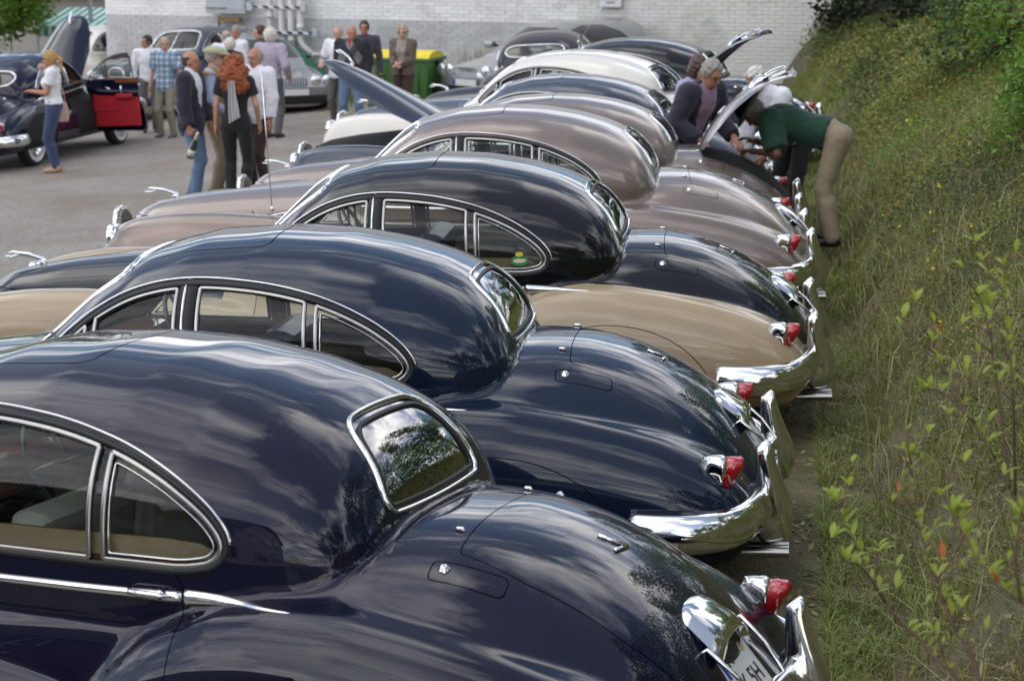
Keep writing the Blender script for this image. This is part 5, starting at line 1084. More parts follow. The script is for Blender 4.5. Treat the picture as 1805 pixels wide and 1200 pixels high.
# number plates on the boot lids: two rows of characters, blue band, seals
def text(s, size, m, parent, Mx, name='lettering'):
    cu = bpy.data.curves.new(name, 'FONT'); cu.body = s; cu.size = size; cu.align_x = 'CENTER'; cu.align_y = 'CENTER'; cu.extrude = .0006; cu.offset = .0012
    t = bpy.data.objects.new(name, cu); me = bpy.data.meshes.new_from_object(t); bpy.data.objects.remove(t); me.materials.clear(); me.materials.append(m); o = obj(name, me, parent); o.matrix_local = Mx; return o
SEALG = mat('seal_green', (.02, .25, .06), .4, noise=.05); SEALY = mat('seal_yellow', (.6, .5, .12), .4, noise=.05)
def plate(c, r1, r2):
    bl = kid(c, 'boot_lid'); pl = [o for o in bl.children if base_name(o) == 'number_plate'][0]; pc, dr, pn = SAL['plate_M']; dzp = float(DZ(np.array(-.085), np.array(.665))) - (HINGE_BOOT[2] - H0[2])
    X = Vector((0, 1, 0)); Yv = -dr; O = pc + Vector((0, 0, dzp)); MM_ = Matrix((X, Yv, pn)).transposed().to_4x4()
    def at(u, v, w_=.0046): M_ = MM_.copy(); M_.translation = O + X * u + Yv * v + pn * w_; return M_
    text(r1, .085, INK, pl, at(-.055, .05)); text(r2, .085, INK, pl, at(.015, -.048))
    def flat(name, pts, m, w_): M_ = at(0, 0, w_); V = [M_ @ Vector((a, b, 0)) for a, b in pts]; MB().add(V, [tuple(range(len(V)))]).build(name, m, pl)
    flat('plate_band', [(-.138, -.005), (-.112, -.005), (-.112, .096), (-.138, .096)], PLATEB, .0046)
    for nm, u, m, rr in (('seal', .035, SEALG, .018), ('seal', .090, SEALY, .024)): flat(nm, [(u + rr * math.cos(a), .052 + rr * math.sin(a)) for a in np.linspace(0, 2 * math.pi, 17)[:-1]], m, .005)
plate(CARS[0], 'K', 'K 5H'); plate(CARS[1], 'HH', 'J 51'); plate(CARS[2], 'DU', 'R 9H'); plate(CARS[3], 'E', 'X 58'); plate(CARS[7], 'ME', 'M 7H')
# ------------------------------------------------------------------ people: one continuous body grown from a posed skeleton, clothes fitted over it
SKINS = {'fair': mat('skin_fair', (.52, .29, .20), .5, noise=.08, nscale=14), 'tan': mat('skin_tan', (.42, .20, .12), .5, noise=.08, nscale=14), 'dark': mat('skin_dark', (.20, .10, .06), .45, noise=.1, nscale=14)}
EYEM = mat('eye_dark', (.02, .015, .012), .2, noise=.1); LIPM = mat('lips', (.36, .12, .10), .45, noise=.05)
def cloth(name, col, rough=.85, noise=.12, ns=9): return mat('cloth_' + name, col, rough, noise=noise, nscale=ns, bump=.25, bscale=34, sheen=.15)
def cone(P, a, b, ra, rb):
    a, b = np.asarray(a, float), np.asarray(b, float); e = b - a; t = np.clip(((P - a) @ e) / (e @ e + 1e-9), 0, 1); return np.linalg.norm(P - a - t[:, None] * e, axis=1) - (ra + (rb - ra) * t)
def ell(P, c, r, M=None):
    q = P - np.asarray(c, float)
    if M is not None: q = q @ M
    r = np.asarray(r, float); r = r.T if r.ndim == 2 else r; k0 = np.linalg.norm(q / r, axis=1); k1 = np.linalg.norm(q / (r * r), axis=1); return k0 * (k0 - 1) / (k1 + 1e-9)
def sdf_mesh(fn, lo, hi, h):
    xs = [np.arange(lo[i] - 2 * h, hi[i] + 2 * h, h) for i in range(3)]; G = np.stack(np.meshgrid(*xs, indexing='ij'), -1); F = fn(G.reshape(-1, 3)).reshape(G.shape[:3])
    V, Q = surface_nets(F, (xs[0][0], xs[1][0], xs[2][0]), h); return V, Q[:, ::-1]
def uni(ds, k):
    d = ds[0]
    for q in ds[1:]: d = smin(d, q, k)
    return d
def rot3(ax, a): return np.array(Matrix.Rotation(a, 3, ax))
def ik(S, W, l1, l2, hint):
    S, W = np.asarray(S, float), np.asarray(W, float); d = W - S; L = np.linalg.norm(d); m = l1 + l2 - .004
    if L > m: W = S + d / L * m; d = W - S; L = m
    u = d / L; a = (l1 * l1 - l2 * l2 + L * L) / (2 * L); hh = math.sqrt(max(l1 * l1 - a * a, 0)); v = np.asarray(hint, float); v = v - (v @ u) * u; v /= np.linalg.norm(v) + 1e-9; return S + u * a + v * hh, W
_hand = {}
def hand_verts(grip):
    """right hand in its own space: wrist at the origin, fingers along +Y, palm facing -Z, thumb on -X"""
    if grip not in _hand:
        curl = [.25, .35, .4] if not grip else [.95, 1.15, .8]; fin = []
        for i, (x, L) in enumerate(((-.030, .070), (-.010, .079), (.011, .073), (.030, .057))):
            p = np.array([x * .92, .092 - abs(x) * .18, 0.]); a = 0.; pts = [np.array([x * .6, .03, 0.]), p]
            for s_, c in zip((.45, .32, .26), curl): a += c; p = p + L * s_ * np.array([x * .6, math.cos(a), -math.sin(a)]); pts.append(p)
            fin.append(pts)
        th = [np.array([-.018, .018, -.004]), np.array([-.044, .045, -.014]), np.array([-.050, .075, -.030 if grip else -.02]), np.array([-.038 if grip else -.046, .098, -.046 if grip else -.026])]
        def fn(P):
            d = [ell(P, (0, .052, 0), (.041, .052, .016)), cone(P, (0, -.03, 0), (0, .02, 0), .026, .027)]; base = uni(d, .015)
            for pts in fin:
                f = np.min([cone(P, pts[j], pts[j + 1], .0092 - .0009 * j, .0088 - .0009 * j) for j in range(len(pts) - 1)], 0); base = smin(base, f, .006)
            f = np.min([cone(P, th[j], th[j + 1], (.014, .0115, .0100)[j], (.0115, .0100, .0085)[j]) for j in range(3)], 0); return smin(base, f, .008)
        _hand[grip] = sdf_mesh(fn, (-.07, -.05, -.11), (.06, .19, .04), .0052)
    return _hand[grip]
def person(label, x, y, face, h=1.75, skin='fair', lean=0., arms=None, head=(0, 0), build=1., female=False, top=None, legs=None, shoes=None, hair=None, extra=None, stance=.1, step=0., zoff=0., grip=(False, False), group=None):
    """face: heading in degrees, 0 looks away from the camera side (+Y). arms: (right wrist, left wrist) in body space for a 1.75 m figure"""
    k = h / 1.75; r = empty('person', (x, y, gz(x) + zoff), R(face), label, 'person', group)
    hipw = .098 * (1.06 if female else 1.); shw = (.165 if female else .19) * (.5 + .5 * build); T = lambda p: np.asarray(p, float)
    hip = np.array([0, 0, .92]); L = rot3('X', -R(lean)); up = lambda p: hip + L @ (np.asarray(p, float) - hip)
    pel, wai, che, nk = up((0, 0, .95)), up((0, .0, 1.10)), up((0, .0, 1.29)), up((0, -.005, 1.46))
    hdM = rot3('Z', R(head[0])) @ rot3('X', -R(lean * .55 + head[1])); hc = nk + L @ np.array([0, .012, .045]) + hdM @ np.array([0, .012, .105])
    sh = [up((s * shw, -.005, 1.425)) for s in (1, -1)]; dflt = [(s * (.27 * build ** .5), .03, .82) for s in (1, -1)]; arms = list(arms or (None, None)); wr = []; el = []
    for i, s in enumerate((1, -1)):
        w_ = np.array(arms[i] if arms[i] is not None else up(dflt[i]) if lean < 15 else dflt[i], float); e, w_ = ik(sh[i], w_, .29, .255, (s * .55, -.75, -.35)); el.append(e); wr.append(w_)
    an = [np.array([s * stance, s * step, .085]) for s in (1, -1)]; hp = [np.array([s * hipw * .92, (-.06 if lean > 30 else 0), .90]) for s in (1, -1)]
    kn = [ik(hp[i], an[i], .43, .41, (s * .12, 1, 0))[0] for i, s in enumerate((1, -1))]
    B = build; bx = lambda M: M
    def head_sdf(P):
        q = (P - hc) @ hdM; d = [ell(q, (0, -.012, .02), (.076, .095, .10)), ell(q, (0, .022, -.045), (.058, .070, .075)), ell(q, (0, .045, -.088), (.030, .030, .026))]; d = uni(d, .03)
        d = smin(d, cone(q, (0, .088, .012), (0, .108, -.028), .009, .014), .012); d = smin(d, ell(q, (0, .078, .032), (.05, .016, .010)), .015)
        for s in (-1, 1): d = -smin(-d, ell(q, (s * .031, .098, .010), (.017, .014, .010)), .010); d = np.minimum(d, ell(q, (s * .078, -.005, -.005), (.010, .022, .032)))
        d = smin(d, ell(q, (0, .086, -.056), (.024, .012, .008)), .008); return d
    def torso(P, g=0., flat=1.):
        w1 = (.150 if female else .160) * B; dpt = (.105 if female else .112) * B
        q = (P - hip) @ L + hip
        d = [ell(q, (0, 0, 1.31), (w1 + .012 + g, dpt + g, .19 + g)), ell(q, (0, .006, 1.12), ((.128 if female else .146) * B + g, .100 * B + g, .15 + g)), ell(q, (0, -.008, .965), ((.168 if female else .155) * (.6 + .4 * B) + g, (.118 if female else .110) * B + g, .13 + g))]
        if female: d += [ell(q, (s * .072, .075, 1.275), (.062 + g, .065 + g, .065 + g)) for s in (-1, 1)]
        if B > 1.12: d += [ell(q, (0, .06, 1.08), (.14 * B + g, .10 * B + g, .14 + g))]
        d += [cone(q, (s * shw * .35, -.008, 1.435), (s * shw, -.008, 1.415), .052 + g, .056 + g) for s in (-1, 1)]; return uni(d, .06)
    def arm(P, i, g=0., b=1.): return smin(cone(P, sh[i], el[i], (.052 if not female else .044) * b + g, .038 * b + g), cone(P, el[i], wr[i], .039 * b + g, .027 * b + g), .02)
    def leg(P, i, g=0.):
        t_ = (.088 if not female else .090) * (.5 + .5 * B); return smin(cone(P, hp[i], kn[i], t_ + g, .056 + g), smin(cone(P, kn[i], an[i], .054 + g, .038 + g), cone(P, kn[i] * .72 + an[i] * .28 + np.array([0, -.02, 0]), kn[i] * .4 + an[i] * .6, .052 + g, .036 + g), .03), .03)
    def body(P):
        d = torso(P); d = smin(d, cone(P, nk - L @ np.array([0, 0, .05]), hc - hdM @ np.array([0, .015, .05]), .056 if not female else .047, .052 if not female else .044), .03); d = smin(d, head_sdf(P), .025)
        for i in (0, 1): d = smin(d, arm(P, i), .03); d = smin(d, leg(P, i), .03); d = smin(d, cone(P, an[i] + [0, -.02, -.03], an[i] + [0, .14, -.055], .038, .028), .03)
        return d
    pts = np.array([hc, hc + [0, 0, .13], hc + [0, 0, -.1], nk, *sh, *el, *wr, *an, *hp, *kn, pel]); lo, hi = pts.min(0) - [.24, .24, .10], pts.max(0) + [.24, .26, .14]; lo[2] = -.02
    def put(name, V, Q, m, par=r): 
        V = V * k; o = obj(name, arrmesh(name, V, Q, m), par); return o
    hcell = .0165
    V, Q = sdf_mesh(body, lo, hi, hcell)
    # hands, continuous with the forearms
    allv, allq = [V], [Q]; b0 = len(V)
    for i, s in enumerate((1, -1)):
        HV, HQ = hand_verts(grip[i]); HV = HV.copy()
        if s < 0: HV[:, 0] *= -1; HQ = HQ[:, ::-1]
        f = wr[i] - el[i]; f /= np.linalg.norm(f); pd = np.array([-s, .25, .0]) if abs(f[2]) > .7 else np.array([0, .1, -1.]); zax = -(pd - (pd @ f) * f); zax /= np.linalg.norm(zax); xax = np.cross(f, zax); M = np.stack([xax, f, zax], 1)
        HV = HV * 1.02 @ M.T + wr[i]; allv.append(HV); allq.append(HQ + b0); b0 += len(HV)
    put('body', np.concatenate(allv), np.concatenate(allq), SKINS[skin])
    H = lambda p: (hc + hdM @ np.asarray(p, float)) * k
    for s in (-1, 1):
        mb = MB(); mb.lathe([(0, -.006), (.008, -.004), (.010, 0), (.008, .004), (0, .006)], 8); o = mb.build('eye', EYEM, r, loc=tuple(H((s * .031, .089, .010)))); o.scale = (k, k, k)
    mb = MB(); mb.tube([H((-.022, .090, -.056)), H((0, .098, -.054)), H((.022, .090, -.056))], [.003, .006, .003], 6); mb.build('mouth', LIPM, r)
    def jac(P, am): return am * (np.sin(P[:, 2] * 47 + 9 * P[:, 0]) * np.sin(P[:, 0] * 39 + P[:, 1] * 31) + .6 * np.sin(P[:, 2] * 83 - P[:, 1] * 51))
    # trousers
    if legs:
        lm = legs['m']; g = legs.get('g', .012); hem = legs.get('hem', .035); rise = legs.get('rise', 1.03)
        def tr(P):
            q = (P - hip) @ L + hip; d = np.maximum(torso(P, g * .9), q[:, 2] - rise)
            for i in (0, 1): d = smin(d, np.maximum(leg(P, i, g + .012 * np.clip((.5 - P[:, 2]) * 2.2, 0, 1) * legs.get('wide', 1.)), hem - P[:, 2]), .03)
            return d + jac(P, .0022)
        V, Q = sdf_mesh(tr, (lo[0], lo[1], 0), (hi[0], hi[1], 1.12 if lean < 20 else 1.2), hcell); put('trousers', V, Q, lm)
        if legs.get('belt'):
            V, Q = sdf_mesh(lambda P: np.maximum(torso(P, g * .9 + .006), np.abs(((P - hip) @ L + hip)[:, 2] - rise + .02) - .019), (lo[0], lo[1], .9), (hi[0], hi[1], 1.15), .0125); put('belt', V, Q, legs['belt'])
    if shoes:
        def sf(P, i): return np.maximum(uni([cone(P, an[i] + [0, -.035, -.035], an[i] + [0, .02, -.035], .043, .042), cone(P, an[i] + [0, .02, -.045], an[i] + [0, .155, -.056], .042, .031), cone(P, an[i] + [0, -.03, -.02], an[i] + [0, -.02, .01], .042, .044)], .03), np.maximum(.002 - P[:, 2], P[:, 2] - .105))
        V, Q = None, None
        for i in (0, 1):
            V, Q = sdf_mesh(lambda P: sf(P, i), tuple(an[i] - [.08, .12, .085]), tuple(an[i] + [.08, .22, .035]), .0125); put('shoe', V, Q, shoes)
    if top:
        for ti, tp in enumerate(top):
            g = tp.get('g', .014); hem = tp.get('hem', .98); slv = tp.get('sleeve', 1.); opn = tp.get('open', 0.)
            def tf(P, tp=tp, g=g, hem=hem, slv=slv, opn=opn):
                q = (P - hip) @ L + hip; fl = tp.get('flare', 0.); d = torso(P, g + fl * np.clip((1.15 - q[:, 2]) * 2.5, 0, 1))
                if hem < .9: d = smin(d, np.maximum(ell(q, (0, -.005, .90), ((.165) * (.6 + .4 * B) + g, .125 * B + g, .20)), q[:, 2] - 1.0), .05)
                nkd = cone(P, nk - L @ np.array([0, .0, .03]), nk + L @ np.array([0, .01, tp.get('collar', .02)]), .066 + g * .5, .064 + g * .3); d = smin(d, nkd, .025)
                d = np.maximum(d, hem - q[:, 2])
                if slv > 0:
                    for i in (0, 1):
                        A = sh[i]; e = el[i]; w_ = wr[i]; a_ = arm(P, i, g * 1.0 + tp.get('loose', .008))
                        if slv < .5: dr = (e - A) / np.linalg.norm(e - A); cut = (P - (A + (e - A) * slv * 2)) @ dr; a_ = np.maximum(cone(P, A, e, .056 + g + tp.get('loose', .008), .050 + g + tp.get('loose', .008)), cut)
                        elif slv < 1: dr = (w_ - e) / np.linalg.norm(w_ - e); a_ = np.maximum(a_, (P - (e + (w_ - e) * (slv * 2 - 1))) @ dr)
                        d = smin(d, a_, .03)
                if opn: d = np.maximum(d, -np.maximum(np.maximum(np.abs(q[:, 0]) - opn * np.clip((q[:, 2] - tp.get('vee', 1.05)) * 3, .12 if tp.get('vee', 1.05) < 1 else 0, 1) , -q[:, 1]), tp.get('vee', 1.05) - q[:, 2]))
                if tp.get('scoop'): d = np.maximum(d, -ell(q, (0, .06, 1.50), (.085, .09, tp['scoop'])))
                return d + jac(P, .003)
            V, Q = sdf_mesh(tf, (lo[0], lo[1], .6), (hi[0], hi[1], min(hi[2], 1.62)), hcell if ti else .0155); o = put(tp['name'], V, Q, tp['m'])
    if hair:
        st = hair['s']; m = hair['m']
        def hf(P):
            q = (P - hc) @ hdM; n = .006 * np.sin(q[:, 0] * 90 + q[:, 2] * 40) * np.sin(q[:, 1] * 80) + .004 * np.sin(q[:, 2] * 150 + q[:, 0] * 70)
            cap_ = ell(q, (0, -.016, .026), (.086, .104, .108)); face = (q[:, 1] - .045 - .55 * np.clip(q[:, 2] - .05, 0, 1) * 1.6)
            if st == 'short': d = np.maximum(np.maximum(cap_, face), -.035 - q[:, 2] - .6 * np.clip(-q[:, 1], -.03, .05))
            elif st == 'fringe': d = np.maximum(np.maximum(np.maximum(ell(q, (0, -.016, .02), (.083, .101, .10)), q[:, 1] - .02), -.04 - q[:, 2]), q[:, 2] - .055)
            elif st == 'bob': d = np.maximum(smin(cap_, ell(q, (0, -.02, -.03), (.098, .098, .105)), .03), np.maximum(q[:, 1] - .06 - .3 * np.clip(q[:, 2], 0, 1), -.13 - q[:, 2])); d = np.maximum(d, -ell(q, (0, .11, -.04), (.058, .09, .10)))
            elif st == 'pony': d = np.maximum(cap_, q[:, 1] - .05 - .5 * np.clip(q[:, 2] - .02, 0, 1)); d = np.maximum(d, -.05 - q[:, 2] - .5 * np.clip(-q[:, 1], 0, .06)); d = np.minimum(d, uni([cone(q, (0, -.10, .04), (0, -.15, -.02), .028, .034), cone(q, (0, -.15, -.02), (0, -.145, -.16), .034, .014)], .02))
            elif st == 'curly':
                n = .018 * (np.sin(q[:, 0] * 75 + 3 * np.sin(q[:, 2] * 30)) * np.sin(q[:, 1] * 70) * np.sin(q[:, 2] * 60 + 2 * np.sin(q[:, 0] * 40))) + .010 * np.sin(q[:, 2] * 140 + q[:, 0] * 120 + 4 * np.sin(q[:, 1] * 55)) + .014 * np.sin(q[:, 0] * 33 + 5) * np.sin(q[:, 2] * 29 + 2)
                d = uni([ell(q, (0, -.02, .03), (.112, .118, .112)), ell(q, (0, -.05, -.10), (.180, .12, .15)), ell(q, (.02, -.07, -.22), (.175, .095, .13))], .05); d = np.maximum(d, -ell(q, (0, .13, -.06), (.07, .12, .15)))
            elif st == 'full': n = n * 2; d = np.maximum(ell(q, (0, -.02, .022), (.102, .115, .118)), face - .01); d = np.maximum(d, -.075 - q[:, 2] - .3 * np.clip(-q[:, 1], -.02, .05))
            return d + n
        V, Q = sdf_mesh(hf, hc - [.2, .26, .40] if st == 'curly' else hc - [.15, .22, .24], hc + [.2, .2, .16], .0105); put('hair', V, Q, m)
    J = dict(hc=hc, hdM=hdM, wr=wr, el=el, sh=sh, nk=nk, an=an, L=L, hip=hip, up=up, k=k, r=r, H=H, che=che)
    if extra: extra(J)
    return r, J
def world_pt(J, p):
    r = J['r']; return Matrix.Translation(r.location) @ r.rotation_euler.to_matrix().to_4x4() @ Vector(np.asarray(p) * J['k'])
def glasses(J, m=None):
    H = J['H']; mb = MB(); m = m or BLACK
    for s in (-1, 1):
        mb = MB(); mb.tube([H((s * .034 + .020 * math.cos(a), .103, .010 + .016 * math.sin(a))) for a in np.linspace(0, 2 * math.pi, 13)], .0022, 5, cap=False); mb.tube([H((s * .054, .102, .014)), H((s * .082, .04, .014)), H((s * .084, -.02, .006))], .002, 5); o = mb.build('glasses', m, J['r']); o['kind'] = 'stuff'
def sunglasses(J):
    H = J['H']
    for s in (-1, 1): mb = MB(); mb.add([H((s * (.033 + .024 * math.cos(a)), .104 - .012 * abs(math.cos(a)), .012 + .017 * math.sin(a))) for a in np.linspace(0, 2 * math.pi, 13)[:-1]], [tuple(range(12))]); mb.tube([H((s * .055, .095, .016)), H((s * .084, .0, .010))], .003, 5); mb.build('sunglasses', mat('sunglass', (.01, .008, .008), .1, noise=.1), J['r'])
def headwear(name, fn, lo, hi, m):
    def go(J):
        hc, M = J['hc'], J['hdM']; V, Q = sdf_mesh(fn, lo, hi, .010); V = (V @ M.T + hc) * J['k']; obj(name, arrmesh(name, V, Q, m), J['r'])
    return go
def plaid(name, base, c1, c2):
    m = mat('cloth_' + name, base, .85); t = m.node_tree; b = t.nodes['Principled BSDF']; tcn = t.nodes.new('ShaderNodeTexCoord'); prev = None
    for ax, sc, c, th in (('X', 11, c1, .62), ('Z', 11, c1, .62), ('X', 22, c2, .86), ('Z', 22, c2, .86)):
        wv = t.nodes.new('ShaderNodeTexWave'); wv.bands_direction = ax; wv.inputs['Scale'].default_value = sc / 3.3; t.links.new(tcn.outputs['Object'], wv.inputs['Vector']); g = t.nodes.new('ShaderNodeMath'); g.operation = 'GREATER_THAN'; g.inputs[1].default_value = th; t.links.new(wv.outputs['Fac'], g.inputs[0])
        s_ = t.nodes.new('ShaderNodeMath'); s_.operation = 'MULTIPLY'; s_.inputs[1].default_value = .6; t.links.new(g.outputs[0], s_.inputs[0]); x = t.nodes.new('ShaderNodeMixRGB'); x.inputs[2].default_value = (*c, 1); t.links.new(s_.outputs[0], x.inputs[0])
        if prev is None: x.inputs[1].default_value = (*base, 1)
        else: t.links.new(prev, x.inputs[1])
        prev = x.outputs[0]
    t.links.new(prev, b.inputs['Base Color']); return m
def argyle():
    m = mat('cloth_argyle', (.03, .03, .035), .9); t = m.node_tree; b = t.nodes['Principled BSDF']; tcn = t.nodes.new('ShaderNodeTexCoord'); sp = t.nodes.new('ShaderNodeSeparateXYZ'); t.links.new(tcn.outputs['Object'], sp.inputs[0])
    def mth(op, a, b_=None):
        n = t.nodes.new('ShaderNodeMath'); n.operation = op
        for i, q in enumerate((a, b_)):
            if q is None: continue
            if isinstance(q, (int, float)): n.inputs[i].default_value = q
            else: t.links.new(q, n.inputs[i])
        return n.outputs[0]
    u = mth('ADD', mth('MULTIPLY', sp.outputs[0], 7.5), mth('MULTIPLY', sp.outputs[2], 4.6)); v = mth('SUBTRACT', mth('MULTIPLY', sp.outputs[0], 7.5), mth('MULTIPLY', sp.outputs[2], 4.6))
    a = mth('FLOORED_MODULO', mth('FLOOR', u), 2.); c = mth('FLOORED_MODULO', mth('FLOOR', v), 2.); x1 = t.nodes.new('ShaderNodeMixRGB'); t.links.new(a, x1.inputs[0]); x1.inputs[1].default_value = (.20, .19, .18, 1); x1.inputs[2].default_value = (.06, .055, .06, 1)
    x2 = t.nodes.new('ShaderNodeMixRGB'); t.links.new(c, x2.inputs[0]); x2.inputs[1].default_value = (.025, .025, .03, 1); t.links.new(x1.outputs[0], x2.inputs[2])
    fr = mth('MULTIPLY', mth('GREATER_THAN', sp.outputs[1], .0), mth('LESS_THAN', mth('ABSOLUTE', sp.outputs[0]), .19)); x3 = t.nodes.new('ShaderNodeMixRGB'); t.links.new(fr, x3.inputs[0]); x3.inputs[1].default_value = (.02, .021, .025, 1); t.links.new(x2.outputs[0], x3.inputs[2]); t.links.new(x3.outputs[0], b.inputs['Base Color']); return m
def stripes_v(name, base, c1):
    m = mat('cloth_' + name, base, .85); t = m.node_tree; b = t.nodes['Principled BSDF']; tcn = t.nodes.new('ShaderNodeTexCoord'); wv = t.nodes.new('ShaderNodeTexWave'); wv.bands_direction = 'X'; wv.inputs['Scale'].default_value = 9; t.links.new(tcn.outputs['Object'], wv.inputs['Vector']); x = t.nodes.new('ShaderNodeMixRGB'); t.links.new(wv.outputs['Fac'], x.inputs[0]); x.inputs[1].default_value = (*base, 1); x.inputs[2].default_value = (*c1, 1); t.links.new(x.outputs[0], b.inputs['Base Color']); return m
W_ = cloth('white', (.74, .74, .76)); JEANS = cloth('jeans', (.035, .055, .12)); JEANSL = cloth('jeans_light', (.11, .17, .27), noise=.3, ns=4); KHAKI = cloth('khaki', (.30, .235, .155)); STONE = cloth('stone', (.26, .23, .17)); NAVYC = cloth('navy_blazer', (.020, .018, .034)); BLK = cloth('black', (.010, .010, .011)); BROWNT = cloth('brown', (.055, .025, .022)); BROWNJ = cloth('brown_jacket', (.13, .092, .068)); TOPB = cloth('greige', (.30, .25, .22)); MUST = cloth('mustard', (.30, .17, .045)); LBLUE = cloth('light_blue', (.36, .40, .55)); GREYT = cloth('grey', (.10, .095, .09)); GRN = cloth('bottle_green', (.010, .052, .028)); PINKP = cloth('mauve', (.30, .18, .25)); LAV = cloth('lavender', (.38, .36, .52)); REDC = cloth('red', (.45, .01, .015))
H_BLOND = mat('hair_blond', (.42, .25, .08), .6, noise=.3, nscale=40); H_RED = mat('hair_red', (.30, .075, .018), .55, noise=.5, nscale=40, bump=.8, bscale=60); H_GREY = mat('hair_grey', (.28, .26, .23), .7, noise=.25, nscale=40); H_WHITE = mat('hair_white', (.62, .58, .50), .7, noise=.15, nscale=40); H_DARK = mat('hair_dark', (.03, .024, .02), .6, noise=.3, nscale=40); H_BROWN = mat('hair_brown', (.065, .03, .018), .5, noise=.3, nscale=40); H_SANDY = mat('hair_sandy', (.42, .33, .20), .65, noise=.2, nscale=40)
LEATHER = mat('shoe_leather', (.02, .016, .013), .4, noise=.2, nscale=20); TANL = mat('shoe_tan', (.40, .25, .16), .5, noise=.1, nscale=20); GREYSH = mat('shoe_grey', (.12, .12, .12), .7, noise=.2, nscale=20)
tr = lambda m, **k: dict(m=m, **k); tp = lambda n, m, **k: dict(name=n, m=m, **k)
# woman with sunglasses and telephone, by the open saloon
_, J = person('blonde woman in white blouse and jeans, hand raised to her mouth, beside the open saloon', -13.0, 25.7, 108, 1.72, 'tan', 0, ((.10, .17, 1.50), (-.06, .28, 1.16)), (0, 4), 1.0, True, [tp('blouse', W_, sleeve=.30, hem=.98, g=.016, scoop=.10)], tr(JEANS, g=.009, wide=.5, belt=BLACK, hem=.05), TANL, dict(s='pony', m=H_BLOND), sunglasses, .075)
p = world_pt(J, (.30, -.02, 1.0)); hb = empty('handbag', (p.x, p.y, p.z - .30), R(20), 'pale pink handbag hanging at the blonde woman\'s side', 'handbag'); mb = MB(); q = [(-.13, 0), (.13, 0), (.15, .12), (.11, .28), (-.11, .28), (-.15, .12)]; mb.add([(a, s * (.05 if b < .2 else .02), b) for s in (-1, 1) for a, b in q], [tuple(range(6))[::-1], tuple(range(6, 12))] + [(i, (i + 1) % 6, 6 + (i + 1) % 6, 6 + i) for i in range(6)]); mb.build('bag', mat('bag_pink', (.55, .36, .29), .5, noise=.08), hb, .015); mb = MB(); mb.tube([(-.10, 0, .27), (-.07, 0, .45), (.0, .0, .52), (.07, 0, .45), (.10, 0, .27)], .008, 6); mb.build('strap', mat('bag_pink', (.5, .3, .2)), hb)
# men around the saloons in the middle
person('man in blue and white plaid shirt and khaki trousers, face turned aside', -13.45, 30.6, 172, 1.65, 'fair', 0, ((.30, .05, .84), (-.34, .06, .90)), (35, 0), 1.03, False, [tp('plaid_shirt', plaid('plaid', (.62, .66, .70), (.06, .20, .36), (.02, .03, .06)), sleeve=.42, hem=.80, loose=.016, g=.018, flare=.03)], tr(STONE, hem=.03), GREYSH, dict(s='short', m=H_SANDY), glasses, .13)
person('dark-haired man in white shirt half hidden behind the plaid shirt', -14.25, 31.7, 205, 1.66, 'tan', 0, None, (-60, 0), 1.0, False, [tp('shirt', W_, sleeve=1., hem=.9)], tr(GREYT), LEATHER, dict(s='short', m=H_DARK))
person('balding grey man in white shirt turned away, right of the plaid shirt', -13.05, 32.3, 20, 1.66, 'fair', 0, None, (40, 5), 1.05, False, [tp('shirt', W_, sleeve=.45, hem=.9, loose=.015)], tr(STONE), LEATHER, dict(s='fringe', m=H_GREY))
def bottle(J):
    p = world_pt(J, J['wr'][0]); b = empty('bottle', (p.x + .0, p.y, p.z - .36), 0, 'dark green sparkling wine bottle held by the man in navy blazer', 'bottle'); b.rotation_euler = (R(8), R(24), 0); M = Matrix()
    MB().lathe([(0, 0), (.040, 0), (.043, .02), (.043, .14), (.038, .19), (.020, .25), (.0155, .30)], 18).build('glass', mat('bottle_green', (.006, .035, .012), .08, coat=1., noise=.1), b); MB().lathe([(.0435, .03), (.0438, .03), (.0438, .11), (.0435, .11)], 18).build('label', mat('label_cream', (.62, .62, .45), .5, noise=.06), b); MB().lathe([(.022, .245), (.0175, .30), (.019, .33), (.0, .335)], 14).build('foil', mat('foil', (.6, .58, .5), .3, .8, noise=.1), b)
_, J = person('tall balding man in navy blazer and jeans seen from the side, holding a bottle', -9.36, 22.0, -88, 1.79, 'tan', 0, ((.25, .06, .86), (-.22, .14, .86)), (-4, 0), 1.02, False, [tp('shirt', W_, g=.012, hem=.95, sleeve=0, collar=.05), tp('blazer', NAVYC, g=.026, hem=.76, sleeve=.97, loose=.018, flare=.03, open=.10, vee=1.0, collar=.0)], tr(JEANSL, wide=1.2), LEATHER, dict(s='fringe', m=H_DARK), None, .10, .06, grip=(True, False)); bottle(J)
flatcap = headwear('flat_cap', lambda P: smin(np.maximum(ell(P, (0, .005, .075), (.105, .140, .060)), -(P[:, 2] - .045)), np.maximum(ell(P, (0, .10, .055), (.085, .080, .018)), -(P[:, 1] - .03)), .02), (-.13, -.17, .02), (.13, .21, .16), cloth('tweed', (.36, .36, .22), noise=.2, ns=60))
person('man in pale green flat cap and mustard waistcoat beside the navy blazer', -9.30, 22.55, -80, 1.80, 'fair', 0, ((.24, .20, .98), (-.2, .22, 1.02)), (-6, 4), 1.05, False, [tp('shirt', LBLUE, g=.013, hem=.98, sleeve=.98), tp('waistcoat', MUST, g=.024, hem=.92, sleeve=0, open=.07, vee=1.2, collar=-.02)], tr(KHAKI, wide=1.3), LEATHER, dict(s='short', m=H_GREY), lambda J: (flatcap(J), glasses(J)))
